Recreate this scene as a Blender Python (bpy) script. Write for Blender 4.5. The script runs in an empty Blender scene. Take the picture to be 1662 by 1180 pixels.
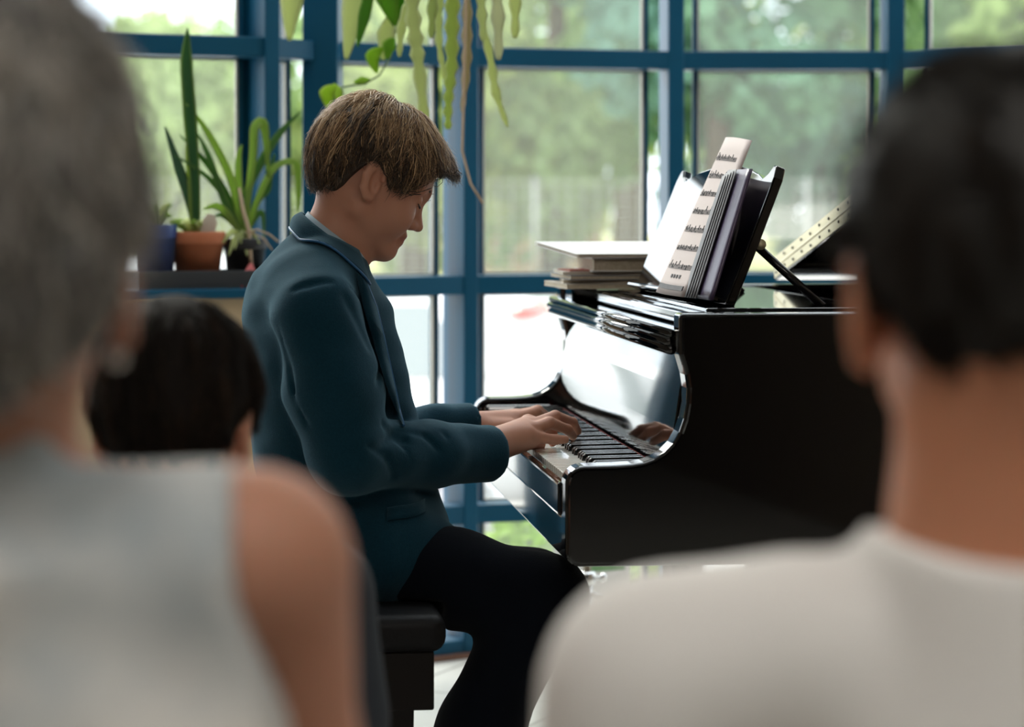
import bpy, math, random
import numpy as np
from mathutils import Vector, Matrix, Euler
PI = math.pi
sc = bpy.context.scene
C = sc.collection
rnd = random.Random(11)

# ------------------------------------------------------------------ measuring
F = 4225.0            # focal length in pixels of the 1662 wide frame
EYE = 1.125           # eye height of the photographer (seated)
HOR = 330.0           # horizon row
def W(px, py, Y):
    """a pixel of the photograph at a known distance -> a point in the room"""
    return np.array(((px - 831.0) / F * Y, Y, EYE - (py - HOR) / F * Y))
def V3(a): return Vector((float(a[0]), float(a[1]), float(a[2])))

# ------------------------------------------------------------------ materials
def mat(name, col, rough=.5, metal=0., spec=.5, coat=0., sheen=0., noise=None, bump=0., bscale=200., sss=0., alpha=None, em=None):
    m = bpy.data.materials.new(name); m.use_nodes = True
    nt = m.node_tree; b = nt.nodes['Principled BSDF']
    c = (*col, 1.)
    b.inputs['Base Color'].default_value = c
    b.inputs['Roughness'].default_value = rough
    b.inputs['Metallic'].default_value = metal
    b.inputs['Specular IOR Level'].default_value = spec
    b.inputs['Coat Weight'].default_value = coat
    b.inputs['Coat Roughness'].default_value = .03
    b.inputs['Sheen Weight'].default_value = sheen
    if sss:
        b.inputs['Subsurface Weight'].default_value = sss
        b.inputs['Subsurface Radius'].default_value = (1., .35, .2)
        b.inputs['Subsurface Scale'].default_value = .012
    tc = nt.nodes.new('ShaderNodeTexCoord')
    if noise:                       # (scale, second colour, contrast)
        n = nt.nodes.new('ShaderNodeTexNoise'); n.inputs['Scale'].default_value = noise[0]
        n.inputs['Detail'].default_value = 4
        nt.links.new(tc.outputs['Object'], n.inputs['Vector'])
        r = nt.nodes.new('ShaderNodeValToRGB')
        k = noise[2] if len(noise) > 2 else .2
        r.color_ramp.elements[0].position = .5 - k; r.color_ramp.elements[1].position = .5 + k
        r.color_ramp.elements[0].color = c; r.color_ramp.elements[1].color = (*noise[1], 1.)
        nt.links.new(n.outputs['Fac'], r.inputs['Fac'])
        nt.links.new(r.outputs['Color'], b.inputs['Base Color'])
    if bump:
        n = nt.nodes.new('ShaderNodeTexNoise'); n.inputs['Scale'].default_value = bscale
        n.inputs['Detail'].default_value = 3
        nt.links.new(tc.outputs['Object'], n.inputs['Vector'])
        bp = nt.nodes.new('ShaderNodeBump'); bp.inputs['Strength'].default_value = bump
        bp.inputs['Distance'].default_value = .002
        nt.links.new(n.outputs['Fac'], bp.inputs['Height'])
        nt.links.new(bp.outputs['Normal'], b.inputs['Normal'])
    if em:
        b.inputs['Emission Color'].default_value = (*em[0], 1.)
        b.inputs['Emission Strength'].default_value = em[1]
    return m
def mat_vcol(name, rough=.5, spec=.4, aniso=0., trans=0.):
    m = bpy.data.materials.new(name); m.use_nodes = True
    nt = m.node_tree; b = nt.nodes['Principled BSDF']
    a = nt.nodes.new('ShaderNodeVertexColor'); a.layer_name = 'Col'
    nt.links.new(a.outputs['Color'], b.inputs['Base Color'])
    b.inputs['Roughness'].default_value = rough
    b.inputs['Specular IOR Level'].default_value = spec
    if trans:
        tr = nt.nodes.new('ShaderNodeBsdfTranslucent')
        nt.links.new(a.outputs['Color'], tr.inputs['Color'])
        mx = nt.nodes.new('ShaderNodeMixShader'); mx.inputs[0].default_value = trans
        nt.links.new(b.outputs[0], mx.inputs[1]); nt.links.new(tr.outputs[0], mx.inputs[2])
        nt.links.new(mx.outputs[0], nt.nodes['Material Output'].inputs[0])
    return m
def mat_glass(name):
    """window glass with a film of dust that scatters daylight"""
    m = bpy.data.materials.new(name); m.use_nodes = True
    nt = m.node_tree; nt.nodes.remove(nt.nodes['Principled BSDF'])
    t = nt.nodes.new('ShaderNodeBsdfTransparent'); t.inputs[0].default_value = (.95, .97, .96, 1)
    g = nt.nodes.new('ShaderNodeBsdfGlossy'); g.inputs['Roughness'].default_value = .02
    d = nt.nodes.new('ShaderNodeBsdfTranslucent'); d.inputs[0].default_value = (.9, .92, .88, 1)
    mx = nt.nodes.new('ShaderNodeMixShader'); mx.inputs[0].default_value = .05
    nt.links.new(t.outputs[0], mx.inputs[1]); nt.links.new(g.outputs[0], mx.inputs[2])
    m2 = nt.nodes.new('ShaderNodeMixShader'); m2.inputs[0].default_value = .035
    nt.links.new(mx.outputs[0], m2.inputs[1]); nt.links.new(d.outputs[0], m2.inputs[2])
    nt.links.new(m2.outputs[0], nt.nodes['Material Output'].inputs[0])
    return m

# ------------------------------------------------------------------ objects
def tag(o, label=None, cat=None, group=None, kind=None):
    if label: o['label'] = label
    if cat: o['category'] = cat
    if group: o['group'] = group
    if kind: o['kind'] = kind
    return o
def empty(name, loc=(0, 0, 0), rz=0., label=None, cat=None, group=None):
    o = bpy.data.objects.new(name, None); C.objects.link(o)
    o.location = Vector([float(x) for x in loc]); o.rotation_euler = (0, 0, rz); o.empty_display_size = .05
    bpy.context.view_layer.update()
    return tag(o, label, cat, group)
def add(name, verts, faces, m, parent=None, smooth=False, midx=None, cols=None, world=True):
    """one mesh object; vertices in world space unless world=False (then in the parent's space)"""
    me = bpy.data.meshes.new(name)
    verts = np.asarray(verts, dtype=np.float64).reshape(-1, 3)
    o = bpy.data.objects.new(name, me); C.objects.link(o)
    if parent is not None:
        o.parent = parent
        if world:
            mi = np.array(root_matrix(parent).inverted())
            verts = verts @ mi[:3, :3].T + mi[:3, 3]
    if isinstance(faces, np.ndarray):
        k = faces.shape[1]; nf = faces.shape[0]
        me.vertices.add(len(verts)); me.vertices.foreach_set('co', verts.astype(np.float32).ravel())
        me.loops.add(nf * k); me.loops.foreach_set('vertex_index', faces.astype(np.int32).ravel())
        me.polygons.add(nf); me.polygons.foreach_set('loop_start', np.arange(0, nf * k, k, dtype=np.int32))
        me.update(calc_edges=True); me.validate()
    else:
        me.from_pydata([tuple(v) for v in verts], [], [tuple(int(i) for i in f) for f in faces]); me.update()
    for mm in (m if isinstance(m, (list, tuple)) else [m]): me.materials.append(mm)
    if midx is not None and len(midx) == len(me.polygons): me.polygons.foreach_set('material_index', np.asarray(midx, dtype=np.int32))
    if smooth: me.polygons.foreach_set('use_smooth', np.ones(len(me.polygons), dtype=bool))
    if cols is not None:
        a = me.color_attributes.new('Col', 'FLOAT_COLOR', 'POINT')
        cc = np.ones((len(verts), 4), dtype=np.float32); cc[:, :3] = cols
        a.data.foreach_set('color', cc.ravel())
    me.update()
    return o
def root_matrix(o):
    m = Matrix.LocRotScale(o.location, o.rotation_euler, o.scale)
    return root_matrix(o.parent) @ m if o.parent else m

class MB:
    """collects boxes, tubes, prisms into one mesh"""
    def __init__(s): s.v = []; s.f = []; s.mi = []; s.cur = 0
    def _add(s, vs, fs):
        n = len(s.v); s.v += [tuple(float(c) for c in v) for v in vs]
        for f in fs: s.f.append(tuple(n + i for i in f)); s.mi.append(s.cur)
    def box(s, lo, hi, M=None):
        x0, y0, z0 = lo; x1, y1, z1 = hi
        vs = [(x0,y0,z0),(x1,y0,z0),(x1,y1,z0),(x0,y1,z0),(x0,y0,z1),(x1,y0,z1),(x1,y1,z1),(x0,y1,z1)]
        if M is not None: vs = [M @ Vector(v) for v in vs]
        s._add(vs, [(0,3,2,1),(4,5,6,7),(0,1,5,4),(1,2,6,5),(2,3,7,6),(3,0,4,7)]); return s
    def prism(s, pts, ax, a, b, M=None):
        """polygon pts (2D) extruded along axis ax from a to b"""
        def mk(p, t):
            q = [0, 0, 0]; o = [i for i in range(3) if i != ax]
            q[o[0]], q[o[1]], q[ax] = p[0], p[1], t
            return M @ Vector(q) if M is not None else q
        n = len(pts)
        s._add([mk(p, a) for p in pts] + [mk(p, b) for p in pts],
               [tuple(range(n)), tuple(range(2*n-1, n-1, -1))] + [(i, n+i, n+(i+1) % n, (i+1) % n) for i in range(n)]); return s
    def tube(s, pts, rad, n=8, flat=None, cap=True):
        """swept tube; rad a number or list; flat=(vector, factor) squashes along a direction"""
        pts = [Vector([float(c) for c in p]) for p in pts]
        if not isinstance(rad, (list, tuple)): rad = [rad] * len(pts)
        rings = []; up = Vector((.13, .21, 1)).normalized()
        for i, p in enumerate(pts):
            t = (pts[min(i+1, len(pts)-1)] - pts[max(i-1, 0)]).normalized()
            if abs(t.dot(up)) > .98: up = Vector((1, .1, .05)).normalized()
            a = t.cross(up).normalized(); b = t.cross(a).normalized(); up = -b if (-b).dot(up) > 0 else b
            ring = []
            for k in range(n):
                w = 2*PI*k/n; d = a*math.cos(w)*rad[i] + b*math.sin(w)*rad[i]
                if flat is not None:
                    fv = Vector(flat[0]).normalized(); d = d - fv*d.dot(fv)*(1-flat[1])
                ring.append(p + d)
            rings.append(ring)
        vs = [v for r in rings for v in r]; fs = []
        for i in range(len(pts)-1):
            for k in range(n):
                fs.append((i*n+k, i*n+(k+1) % n, (i+1)*n+(k+1) % n, (i+1)*n+k))
        if cap: fs += [tuple(range(n-1, -1, -1)), tuple(range((len(pts)-1)*n, len(pts)*n))]
        s._add(vs, fs); return s
    def lathe(s, prof, c=(0, 0, 0), n=24, M=None):
        """profile (r, z) turned round z at c"""
        vs = []
        for r, z in prof:
            for k in range(n):
                w = 2*PI*k/n; p = Vector((c[0]+r*math.cos(w), c[1]+r*math.sin(w), c[2]+z))
                vs.append(M @ p if M is not None else p)
        fs = [(i*n+k, i*n+(k+1) % n, (i+1)*n+(k+1) % n, (i+1)*n+k) for i in range(len(prof)-1) for k in range(n)]
        s._add(vs, fs); return s
    def ball(s, c, r, n=12):
        prof = [(max(1e-4, math.sin(PI*i/n)), -math.cos(PI*i/n)) for i in range(n+1)]
        r = r if hasattr(r, '__len__') else (r, r, r)
        M = Matrix.Translation(Vector([float(x) for x in c])) @ Matrix.Diagonal((r[0], r[1], r[2], 1))
        return s.lathe(prof, n=2*n, M=M)
    def build(s, name, m, parent=None, smooth=False, bevel=0., seg=2, world=True):
        o = add(name, s.v, s.f, m, parent, smooth, s.mi if isinstance(m, (list, tuple)) else None, world=world)
        if bevel:
            b = o.modifiers.new('bevel', 'BEVEL'); b.width = bevel; b.segments = seg; b.limit_method = 'ANGLE'
            b.angle_limit = .6; b.harden_normals = False
        return o

# ------------------------------------------------------------------ signed-distance sculpting
def RC(a, b, ra, rb):
    a = np.asarray(a, np.float32); b = np.asarray(b, np.float32); ba = b - a; L = float(ba @ ba) + 1e-12
    def f(P):
        pa = P - a; h = np.clip((pa @ ba) / L, 0, 1)
        return np.sqrt(((pa - h[:, None]*ba)**2).sum(1)) - (ra + (rb-ra)*h)
    return f
def SP(c, r): return RC(c, np.asarray(c)+1e-5, r, r)
def EL(c, r, R=None):
    c = np.asarray(c, np.float32); r = np.asarray(r, np.float32)
    R = None if R is None else np.asarray(R, np.float32)
    def f(P):
        q = P - c
        if R is not None: q = q @ R
        k0 = np.sqrt(((q/r)**2).sum(1)) + 1e-9; k1 = np.sqrt(((q/(r*r))**2).sum(1)) + 1e-9
        return k0*(k0-1)/k1
    return f
def BX(c, h, R=None, rad=0.):
    c = np.asarray(c, np.float32); h = np.asarray(h, np.float32) - rad
    R = None if R is None else np.asarray(R, np.float32)
    def f(P):
        q = P - c
        if R is not None: q = q @ R
        q = np.abs(q) - h
        return np.sqrt((np.maximum(q, 0)**2).sum(1)) + np.minimum(q.max(1), 0) - rad
    return f
def PL(p, n):
    p = np.asarray(p, np.float32); n = np.asarray(n, np.float32); n = n/np.linalg.norm(n)
    return lambda P: (P - p) @ n
def smin(a, b, k):
    if k <= 0: return np.minimum(a, b)
    h = np.maximum(k - np.abs(a-b), 0)/k
    return np.minimum(a, b) - h*h*k*.25
def SDF(ops):
    """ops: (kind, primitive, blend) with kind u(nion) s(ubtract) i(ntersect) d(isplace)"""
    def f(P):
        d = np.full(len(P), 10., np.float32)
        for op in ops:
            kd, g = op[0], op[1]; k = op[2] if len(op) > 2 else 0.
            if kd == 'd': d = d + g(P); continue
            e = g(P)
            if kd == 'u': d = smin(d, e, k)
            elif kd == 's': d = -smin(-d, e, k)
            else: d = -smin(-d, -e, k)
        return d
    return f
def xf(f, M):
    """primitive given in a local frame M (4x4 local->world)"""
    Mi = np.linalg.inv(np.asarray(M, np.float64)).astype(np.float32)
    return lambda P: f(P @ Mi[:3, :3].T + Mi[:3, 3])
def wob(amp, sc_, seed=0):
    r = np.random.RandomState(seed); K = r.normal(size=(7, 3)).astype(np.float32)*sc_; ph = r.uniform(0, 6.28, 7).astype(np.float32)
    return lambda P: amp*np.sin(P @ K.T + ph).sum(1)/2.6
def nets(f, lo, hi, h):
    """naive surface nets: a smooth quad mesh of f = 0"""
    lo = np.asarray(lo, np.float64); n = np.ceil((np.asarray(hi)-lo)/h).astype(int)+1
    ax = [lo[i]+h*np.arange(n[i]) for i in range(3)]
    vals = np.empty(n, np.float32)
    step = max(1, int(400000/(n[1]*n[2])))
    for i in range(0, n[0], step):
        X, Y, Z = np.meshgrid(ax[0][i:i+step], ax[1], ax[2], indexing='ij')
        P = np.stack([X.ravel(), Y.ravel(), Z.ravel()], 1).astype(np.float32)
        vals[i:i+step] = f(P).reshape(X.shape)
    ins = vals < 0
    nc = n-1
    def corner(a, i, j, k): return a[i:i+nc[0], j:j+nc[1], k:k+nc[2]]
    cnt = sum(corner(ins, i, j, k).astype(np.int8) for i in (0, 1) for j in (0, 1) for k in (0, 1))
    act = (cnt > 0) & (cnt < 8)
    idx = np.argwhere(act)
    acc = np.zeros((len(idx), 3)); num = np.zeros(len(idx))
    cs = [(0,0,0),(1,0,0),(0,1,0),(1,1,0),(0,0,1),(1,0,1),(0,1,1),(1,1,1)]
    v8 = [vals[idx[:,0]+c[0], idx[:,1]+c[1], idx[:,2]+c[2]] for c in cs]
    for a, b in ((0,1),(2,3),(4,5),(6,7),(0,2),(1,3),(4,6),(5,7),(0,4),(1,5),(2,6),(3,7)):
        va, vb = v8[a], v8[b]; m = (va < 0) != (vb < 0)
        t = np.where(m, va/np.where(m, va-vb, 1), 0)
        ca, cb = np.array(cs[a]), np.array(cs[b])
        acc += np.where(m[:, None], ca + t[:, None]*(cb-ca), 0); num += m
    verts = lo + h*(idx + acc/num[:, None])
    vid = -np.ones(nc, np.int64); vid[idx[:,0], idx[:,1], idx[:,2]] = np.arange(len(idx))
    faces = []
    for axn in range(3):
        o1, o2 = [(1, 2), (2, 0), (0, 1)][axn]
        sl0 = [slice(None)]*3; sl1 = [slice(None)]*3
        sl0[axn] = slice(0, n[axn]-1); sl1[axn] = slice(1, n[axn])
        A, B = ins[tuple(sl0)], ins[tuple(sl1)]
        E = np.argwhere(A != B)
        E = E[(E[:, o1] > 0) & (E[:, o2] > 0) & (E[:, o1] < n[o1]-1) & (E[:, o2] < n[o2]-1)]
        if len(E) == 0: continue
        flip = ~A[E[:,0], E[:,1], E[:,2]]
        def cell(d1, d2):
            q = E.copy(); q[:, o1] += d1; q[:, o2] += d2
            return vid[q[:,0], q[:,1], q[:,2]]
        q = np.stack([cell(-1,-1), cell(0,-1), cell(0,0), cell(-1,0)], 1)
        q[flip] = q[flip][:, ::-1]
        faces.append(q)
    return verts, np.concatenate(faces)
def relax(v, f, it=2, lam=.5):
    e = np.concatenate([f[:, [0,1]], f[:, [1,2]], f[:, [2,3]], f[:, [3,0]]]); e = np.concatenate([e, e[:, ::-1]])
    deg = np.bincount(e[:, 0], minlength=len(v)).astype(float); deg[deg == 0] = 1
    for _ in range(it):
        s = np.stack([np.bincount(e[:, 0], weights=v[e[:, 1], k], minlength=len(v)) for k in range(3)], 1)/deg[:, None]
        v = v + lam*(s - v)
    return v
def sculpt(name, ops, lo, hi, h, m, parent=None, it=2, midx=None, cols=None):
    f = ops if callable(ops) else SDF(ops)
    v, q = nets(f, lo, hi, h); v = relax(v, q, it)
    mi = midx(v[q].mean(1)) if midx else None
    return add(name, v, q, m, parent, True, mi, cols(v) if cols else None)
def hit(px, py, f, Y0, Y1, lift=0.):
    """where the line of sight through a pixel meets the surface f"""
    Ys = np.linspace(Y0, Y1, 400); P = np.array([W(px, py, y) for y in Ys], np.float32)
    d = f(P); k = np.argmax(d < lift)
    return W(px, py, Ys[k]) if (d < lift).any() else W(px, py, (Y0+Y1)/2)
# ================================================================== SETTING
M_blue = mat('blue_paint', (.004, .066, .125), rough=.4, spec=.22, noise=(3., (.005, .076, .142)))
M_gask = mat('cream_gasket', (.62, .58, .50), rough=.6)
M_glass = mat_glass('window_glass')
M_tile = mat('floor_stone', (.50, .50, .47), rough=.35, noise=(2.2, (.60, .59, .55), .3))
M_backw = mat('dark_panelling', (.02, .016, .014), rough=.8)
M_wall = mat('warm_plaster', (.24, .19, .15), rough=.85, noise=(5., (.27, .22, .17)), bump=.1)
M_ceil = mat('ceiling_paint', (.72, .71, .68), rough=.9)
M_tan = mat('tan_board', (.50, .36, .21), rough=.7, noise=(7., (.56, .42, .26)))
M_brown = mat('brown_threshold', (.16, .07, .04), rough=.5)

def tile_floor_mat():
    m = M_tile; nt = m.node_tree; b = nt.nodes['Principled BSDF']
    src = b.inputs['Base Color'].links[0].from_socket
    tc = nt.nodes.new('ShaderNodeTexCoord'); br = nt.nodes.new('ShaderNodeTexBrick')
    mp = nt.nodes.new('ShaderNodeMapping'); mp.inputs['Rotation'].default_value = (0, 0, .42)
    nt.links.new(tc.outputs['Object'], mp.inputs['Vector']); nt.links.new(mp.outputs[0], br.inputs['Vector'])
    br.offset = 0; br.inputs['Scale'].default_value = 1.; br.inputs['Brick Width'].default_value = .45
    br.inputs['Row Height'].default_value = .45; br.inputs['Mortar Size'].default_value = .004
    br.inputs['Mortar'].default_value = (.12, .11, .10, 1)
    nt.links.new(src, br.inputs['Color1']); nt.links.new(src, br.inputs['Color2'])
    nt.links.new(br.outputs['Color'], b.inputs['Base Color'])
tile_floor_mat()

# plan of the bay: (x, y) of each post's front face, left to right
def PX(px, Y): return np.array(((px-831.)/F*Y, Y))
VX = [np.array((-2.15, 4.75)), PX(-330, 5.42), PX(40, 5.83), PX(443, 6.08), PX(519, 6.22), PX(765, 6.46), PX(1098, 6.64),
      PX(1455, 6.63), PX(1800, 6.36), np.array((2.25, 5.75))]
CEIL = 3.15
fl = MB(); pts = [(-2.15, -3.2)] + [(2.25, -3.2)] + [(v[0], v[1]+.06) for v in VX[::-1]]
fl.prism(pts, 2, -.12, 0.); tag(fl.build('floor', M_tile), kind='structure')
ROOFY = 4.35       # plastered ceiling up to here; glazed bay roof beyond is added for top light
ce = MB(); ce.box((-2.27, -3.32, CEIL), (2.37, ROOFY, CEIL+.15)); tag(ce.build('ceiling', M_ceil), kind='structure')
rt = empty('window_10', (0, ROOFY, CEIL), 0); tag(rt, kind='structure')
rb = MB()
for y in (0., 1.15, 1.43): rb.box((-2.2, y-.022, -.02), (2.3, y+.022, .06))
for x in (-2.17, -1.3, -.45, .45, 1.3, 2.27): rb.box((x-.02, 0., -.01), (x+.02, 2.5, .055))
rb.build('added_roof_beam', M_blue, rt, world=False)
rb = MB(); rb.prism([(p[0], p[1]-ROOFY) for p in pts[2:]]+[(-2.15, 0.), (2.25, 0.)], 2, .056, .062); rb.build('added_roof_pane', M_glass, rt, world=False)
w = MB(); w.box((-2.27, -3.2, 0), (-2.15, 4.75, CEIL)); tag(w.build('wall_left', M_wall), kind='structure')
w = MB(); w.box((2.25, -3.2, 0), (2.37, 5.75, CEIL)); tag(w.build('wall_right', M_wall), kind='structure')
w = MB(); w.box((-2.27, -3.32, 0), (2.37, -3.2, CEIL)); tag(w.build('wall_back', M_backw), kind='structure')
for s, x in (('left', -2.15), ('right', 2.235)):
    w = MB(); w.box((x, -3.2, 0), (x+.015, 4.7, .09)); tag(w.build('baseboard_'+s, M_wall, bevel=.004), kind='structure')

RAILS = [.352, .922, 1.49, 2.06, 2.63]
RH = .0235
POSTS = {3: (.040, .125, 33), 4: (.086, .085, -6), 5: (.040, .125, 27), 6: (.042, .115, 9), 7: (.045, .10, 4)}
def rot2(a): return np.array((math.cos(a), math.sin(a)))
n_t = 0
for i, v in enumerate(VX):
    if i in POSTS: wd, dp, a = POSTS[i]; a = math.radians(a)
    else:
        p0 = VX[max(i-1, 0)]; p1 = VX[min(i+1, len(VX)-1)]; d = p1-p0; a = math.atan2(d[1], d[0]); wd, dp = .042, .11
    t = rot2(a); nrm = np.array((t[1], -t[0]))
    m = MB()
    c = [v - t*wd/2, v + t*wd/2, v + t*wd/2 - nrm*dp, v - t*wd/2 - nrm*dp]
    m.prism([tuple(q) for q in c], 2, 0, CEIL)
    n_t += 1
    tag(m.build('trim_%d' % n_t, M_blue, bevel=.004), kind='structure')
for i in range(len(VX)-1):
    a, b = VX[i], VX[i+1]; d = b-a; L = np.linalg.norm(d); t = d/L; nrm = np.array((t[1], -t[0]))
    ang = math.atan2(d[1], d[0])
    root = empty('window_%d' % (i+1), (a[0], a[1], 0), ang); tag(root, kind='structure')
    # local frame: x along the facet, -y towards the room, z up
    gy = .092
    zs = [0.012] + RAILS + [CEIL-.02]
    fm = MB()
    e0 = .045 if L > .3 else .012
    for k, z in enumerate(zs):
        h = RH if 0 < k < len(zs)-1 else .03
        fm.box((.012, .006, max(0., z-h)), (L-.012, .105, min(CEIL, z+h)))
    fm.build('window_rail', M_blue, root, bevel=.003, world=False)
    sf = MB()                              # slim side stiles next to the glass
    for z0, z1 in zip(zs[:-1], zs[1:]):
        for xa in (e0, L-.012-e0): sf.box((xa, gy-.012, z0+RH), (xa+.012, gy+.016, z1-RH))
    sf.build('stile', M_blue, root, world=False)
    gk = MB()
    for z0, z1 in zip(zs[:-1], zs[1:]):
        x0, x1, za, zb = e0+.012, L-.012-e0, z0+RH, z1-RH; e = .006
        for bx in ((x0, za, x0+e, zb), (x1-e, za, x1, zb), (x0, za, x1, za+e), (x0, zb-e, x1, zb)):
            gk.box((bx[0], gy-.010, bx[1]), (bx[2], gy-.002, bx[3]))
        pn = MB(); pn.box((x0-.006, gy-.002, za), (x1+.006, gy+.002, zb)); pn.build('pane', M_glass, root, world=False)
    gk.build('gasket', M_gask, root, world=False)

# sill with tan boarding below it, in the left part of the bay
def poly_strip(i0, i1, inn, out):
    """outline between facets, offset inn towards the room and out towards the glass"""
    A = []; B = []
    for i in range(i0, i1+1):
        p0 = VX[max(i-1, i0)]; p1 = VX[min(i+1, i1)]; d = p1-p0; t = d/np.linalg.norm(d); nrm = np.array((t[1], -t[0]))
        A.append(tuple(VX[i]+nrm*inn)); B.append(tuple(VX[i]+nrm*out))
    return A + B[::-1]
# the sill is fixed to the blue rail
s = MB(); s.prism(poly_strip(1, 3, .21, .002), 2, .912, .934); tag(s.build('window_sill', M_blue, bevel=.004), kind='structure')
s = MB(); s.prism(poly_strip(1, 3, .19, .002), 2, .0, .912); tag(s.build('wall_under_sill', M_tan), kind='structure')
s = MB()
for i in range(3, len(VX)-1):
    d = VX[i+1]-VX[i]; t = d/np.linalg.norm(d); nrm = np.array((t[1], -t[0]))
    q = [VX[i]+nrm*.02, VX[i+1]+nrm*.02, VX[i+1]-nrm*.004, VX[i]-nrm*.004]
    s.prism([tuple(p) for p in q], 2, 0., .012)
tag(s.build('baseboard_bay', M_brown), kind='structure')

# ------------------------------------------------------------------ outdoors
GZ = -.62
M_pave = mat('pale_paving', (.52, .50, .47), rough=.8, noise=(.8, (.60, .58, .55)))
M_grass = mat('dry_grass', (.36, .37, .10), rough=.9, noise=(.6, (.46, .42, .17), .25))
g = MB(); g.box((-60, 6.9, GZ-.2), (60, 44, GZ)); tag(g.build('ground', M_pave), kind='structure')
g = MB(); g.box((-90, 44, GZ-.2), (90, 140, GZ+.03)); tag(g.build('lawn', M_grass), 'dry yellow green lawn beyond the pale paving', 'lawn', kind='structure')

M_leaf = mat_vcol('foliage', rough=.6, spec=.3, trans=.55)
M_bark = mat('bark', (.10, .07, .05), rough=.9, noise=(6., (.16, .12, .09)))
def leaf_mesh(lumps, n, size, cols, rs, squash=1.):
    """leaf quads scattered over round lumps"""
    cs = np.array([l[:3] for l in lumps]); rr = np.array([l[3] for l in lumps])
    w8 = rr**2/np.sum(rr**2); pick = rs.choice(len(lumps), n, p=w8)
    d = rs.normal(size=(n, 3)); d /= np.linalg.norm(d, axis=1)[:, None]
    c = cs[pick] + d*rr[pick][:, None]*rs.uniform(.72, 1.08, n)[:, None]*np.array((1, 1, squash))
    nrm = d + rs.normal(size=(n, 3))*.6; nrm /= np.linalg.norm(nrm, axis=1)[:, None]
    a = np.cross(nrm, rs.normal(size=(n, 3))); a /= np.linalg.norm(a, axis=1)[:, None]; b = np.cross(nrm, a)
    s = size*rs.uniform(.6, 1.4, n)[:, None]
    q = np.stack([c - a*s, c + b*s*.55, c + a*s, c - b*s*.55], 1).reshape(-1, 3)
    f = np.arange(n*4).reshape(n, 4)
    ci = rs.randint(0, len(cols), len(lumps))[pick]
    cc = np.array(cols)[ci]*rs.uniform(.88, 1.12, n)[:, None]
    return q, f, np.repeat(cc, 4, 0)
def tree(x, y, h, r, cols, label, seed, name='tree', lowest=.12):
    rs = np.random.RandomState(seed)
    root = empty(name, (x, y, GZ), 0, label, 'tree', 'trees beyond the lawn')
    lumps = []
    for k in range(30):
        an = rs.uniform(0, 2*PI); zz = rs.uniform(lowest, .95); rad = r*math.sin(PI*min(1, .15+zz*.85))**.7*rs.uniform(.2, .85)
        lumps.append((x+math.cos(an)*rad, y+math.sin(an)*rad, GZ+h*zz, r*rs.uniform(.28, .48)))
    q, f, cc = leaf_mesh(lumps, 6500, .27, cols, rs)
    add('crown', q, f, M_leaf, root, cols=cc)
    t = MB(); t.tube([(x, y, GZ), (x+.1, y, GZ+h*.4), (x, y+.1, GZ+h*.75)], [r*.09, r*.06, r*.02], 10); t.build('trunk', M_bark, root, True)
    return root
g1 = [(.34, .50, .19), (.40, .53, .19), (.30, .47, .22)]
g2 = [(.21, .41, .26), (.25, .45, .27), (.21, .40, .31)]
g3 = [(.48, .57, .22), (.42, .54, .23), (.36, .50, .23)]
TREES = [(-6.4, 50, 4.5, 3.0, g3, 'low pale green tree seen behind the snake plant'),
         (-1.9, 50, 13, 3.4, g3, 'bright green tree seen above the boy and behind hanging plants'),
         (.9, 58, 16, 3.5, g1, 'tall green tree in the pane just right of the boy'),
         (3.9, 50, 15, 3.2, g2, 'blue green tree seen left of the music desk'),
         (7.0, 57, 17, 3.7, g2, 'blue green tree seen above the open music score'),
         (9.9, 50, 15, 3.5, g1, 'mid green tree seen above the brass piano hinge'),
         (13.3, 57, 16, 4.0, g3, 'yellow green tree at the right, above the dark haired man'),
         (3.2, 72, 20, 5.2, g3, 'tallest pale tree standing behind the others, seen near the top centre'),
         (-7.9, 68, 5.4, 4.4, g1, 'distant green tree at the left edge of the row'),
         (13.0, 74, 21, 5.6, g3, 'large pale green tree behind the row at the right')]
for k, a in enumerate(TREES): tree(*a, 40+k, lowest=.05)

# far house and fence
M_house = mat('pink_render', (.55, .36, .27), rough=.9); M_roof = mat('roof_tiles', (.35, .15, .09), rough=.8)
M_dark = mat('dark_opening', (.06, .07, .08), rough=.2)
hr = empty('house', (.7, 64, GZ), 0, 'small low pinkish house far off under the trees', 'house')
h = MB(); h.box((-.9, 64, GZ), (2.2, 66.5, GZ+1.15)); h.build('wall', M_house, hr)
h = MB(); h.prism([(63.8, GZ+1.15), (66.7, GZ+1.15), (65.25, GZ+1.75)], 0, -1.05, 2.35); h.build('roof', M_roof, hr)
for x in (-.4, 1.2):
    h = MB(); h.box((x, 63.96, GZ+.4), (x+.45, 64, GZ+.85)); h.build('window', M_dark, hr)
M_fence = mat('fence_wire', (.45, .46, .44), rough=.5, metal=.3)
fr = empty('mesh_fence', (3, 46, GZ), 0, 'tall grey wire mesh fence between paving and lawn', 'fence')
for k in range(13):
    x = -14+k*2.4; h = MB(); h.tube([(x, 46, GZ), (x, 46, GZ+2.2)], .035, 8); h.build('post', M_fence, fr, True)
h = MB()
for k in range(12): h.tube([(-14, 46, GZ+.15+k*.18), (14.8, 46, GZ+.15+k*.18)], .012, 4)
for k in range(116): x = -14+k*.25; h.tube([(x, 46, GZ+.1), (x, 46, GZ+2.15)], .010, 4)
h.build('wire_mesh', M_fence, fr)

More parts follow.
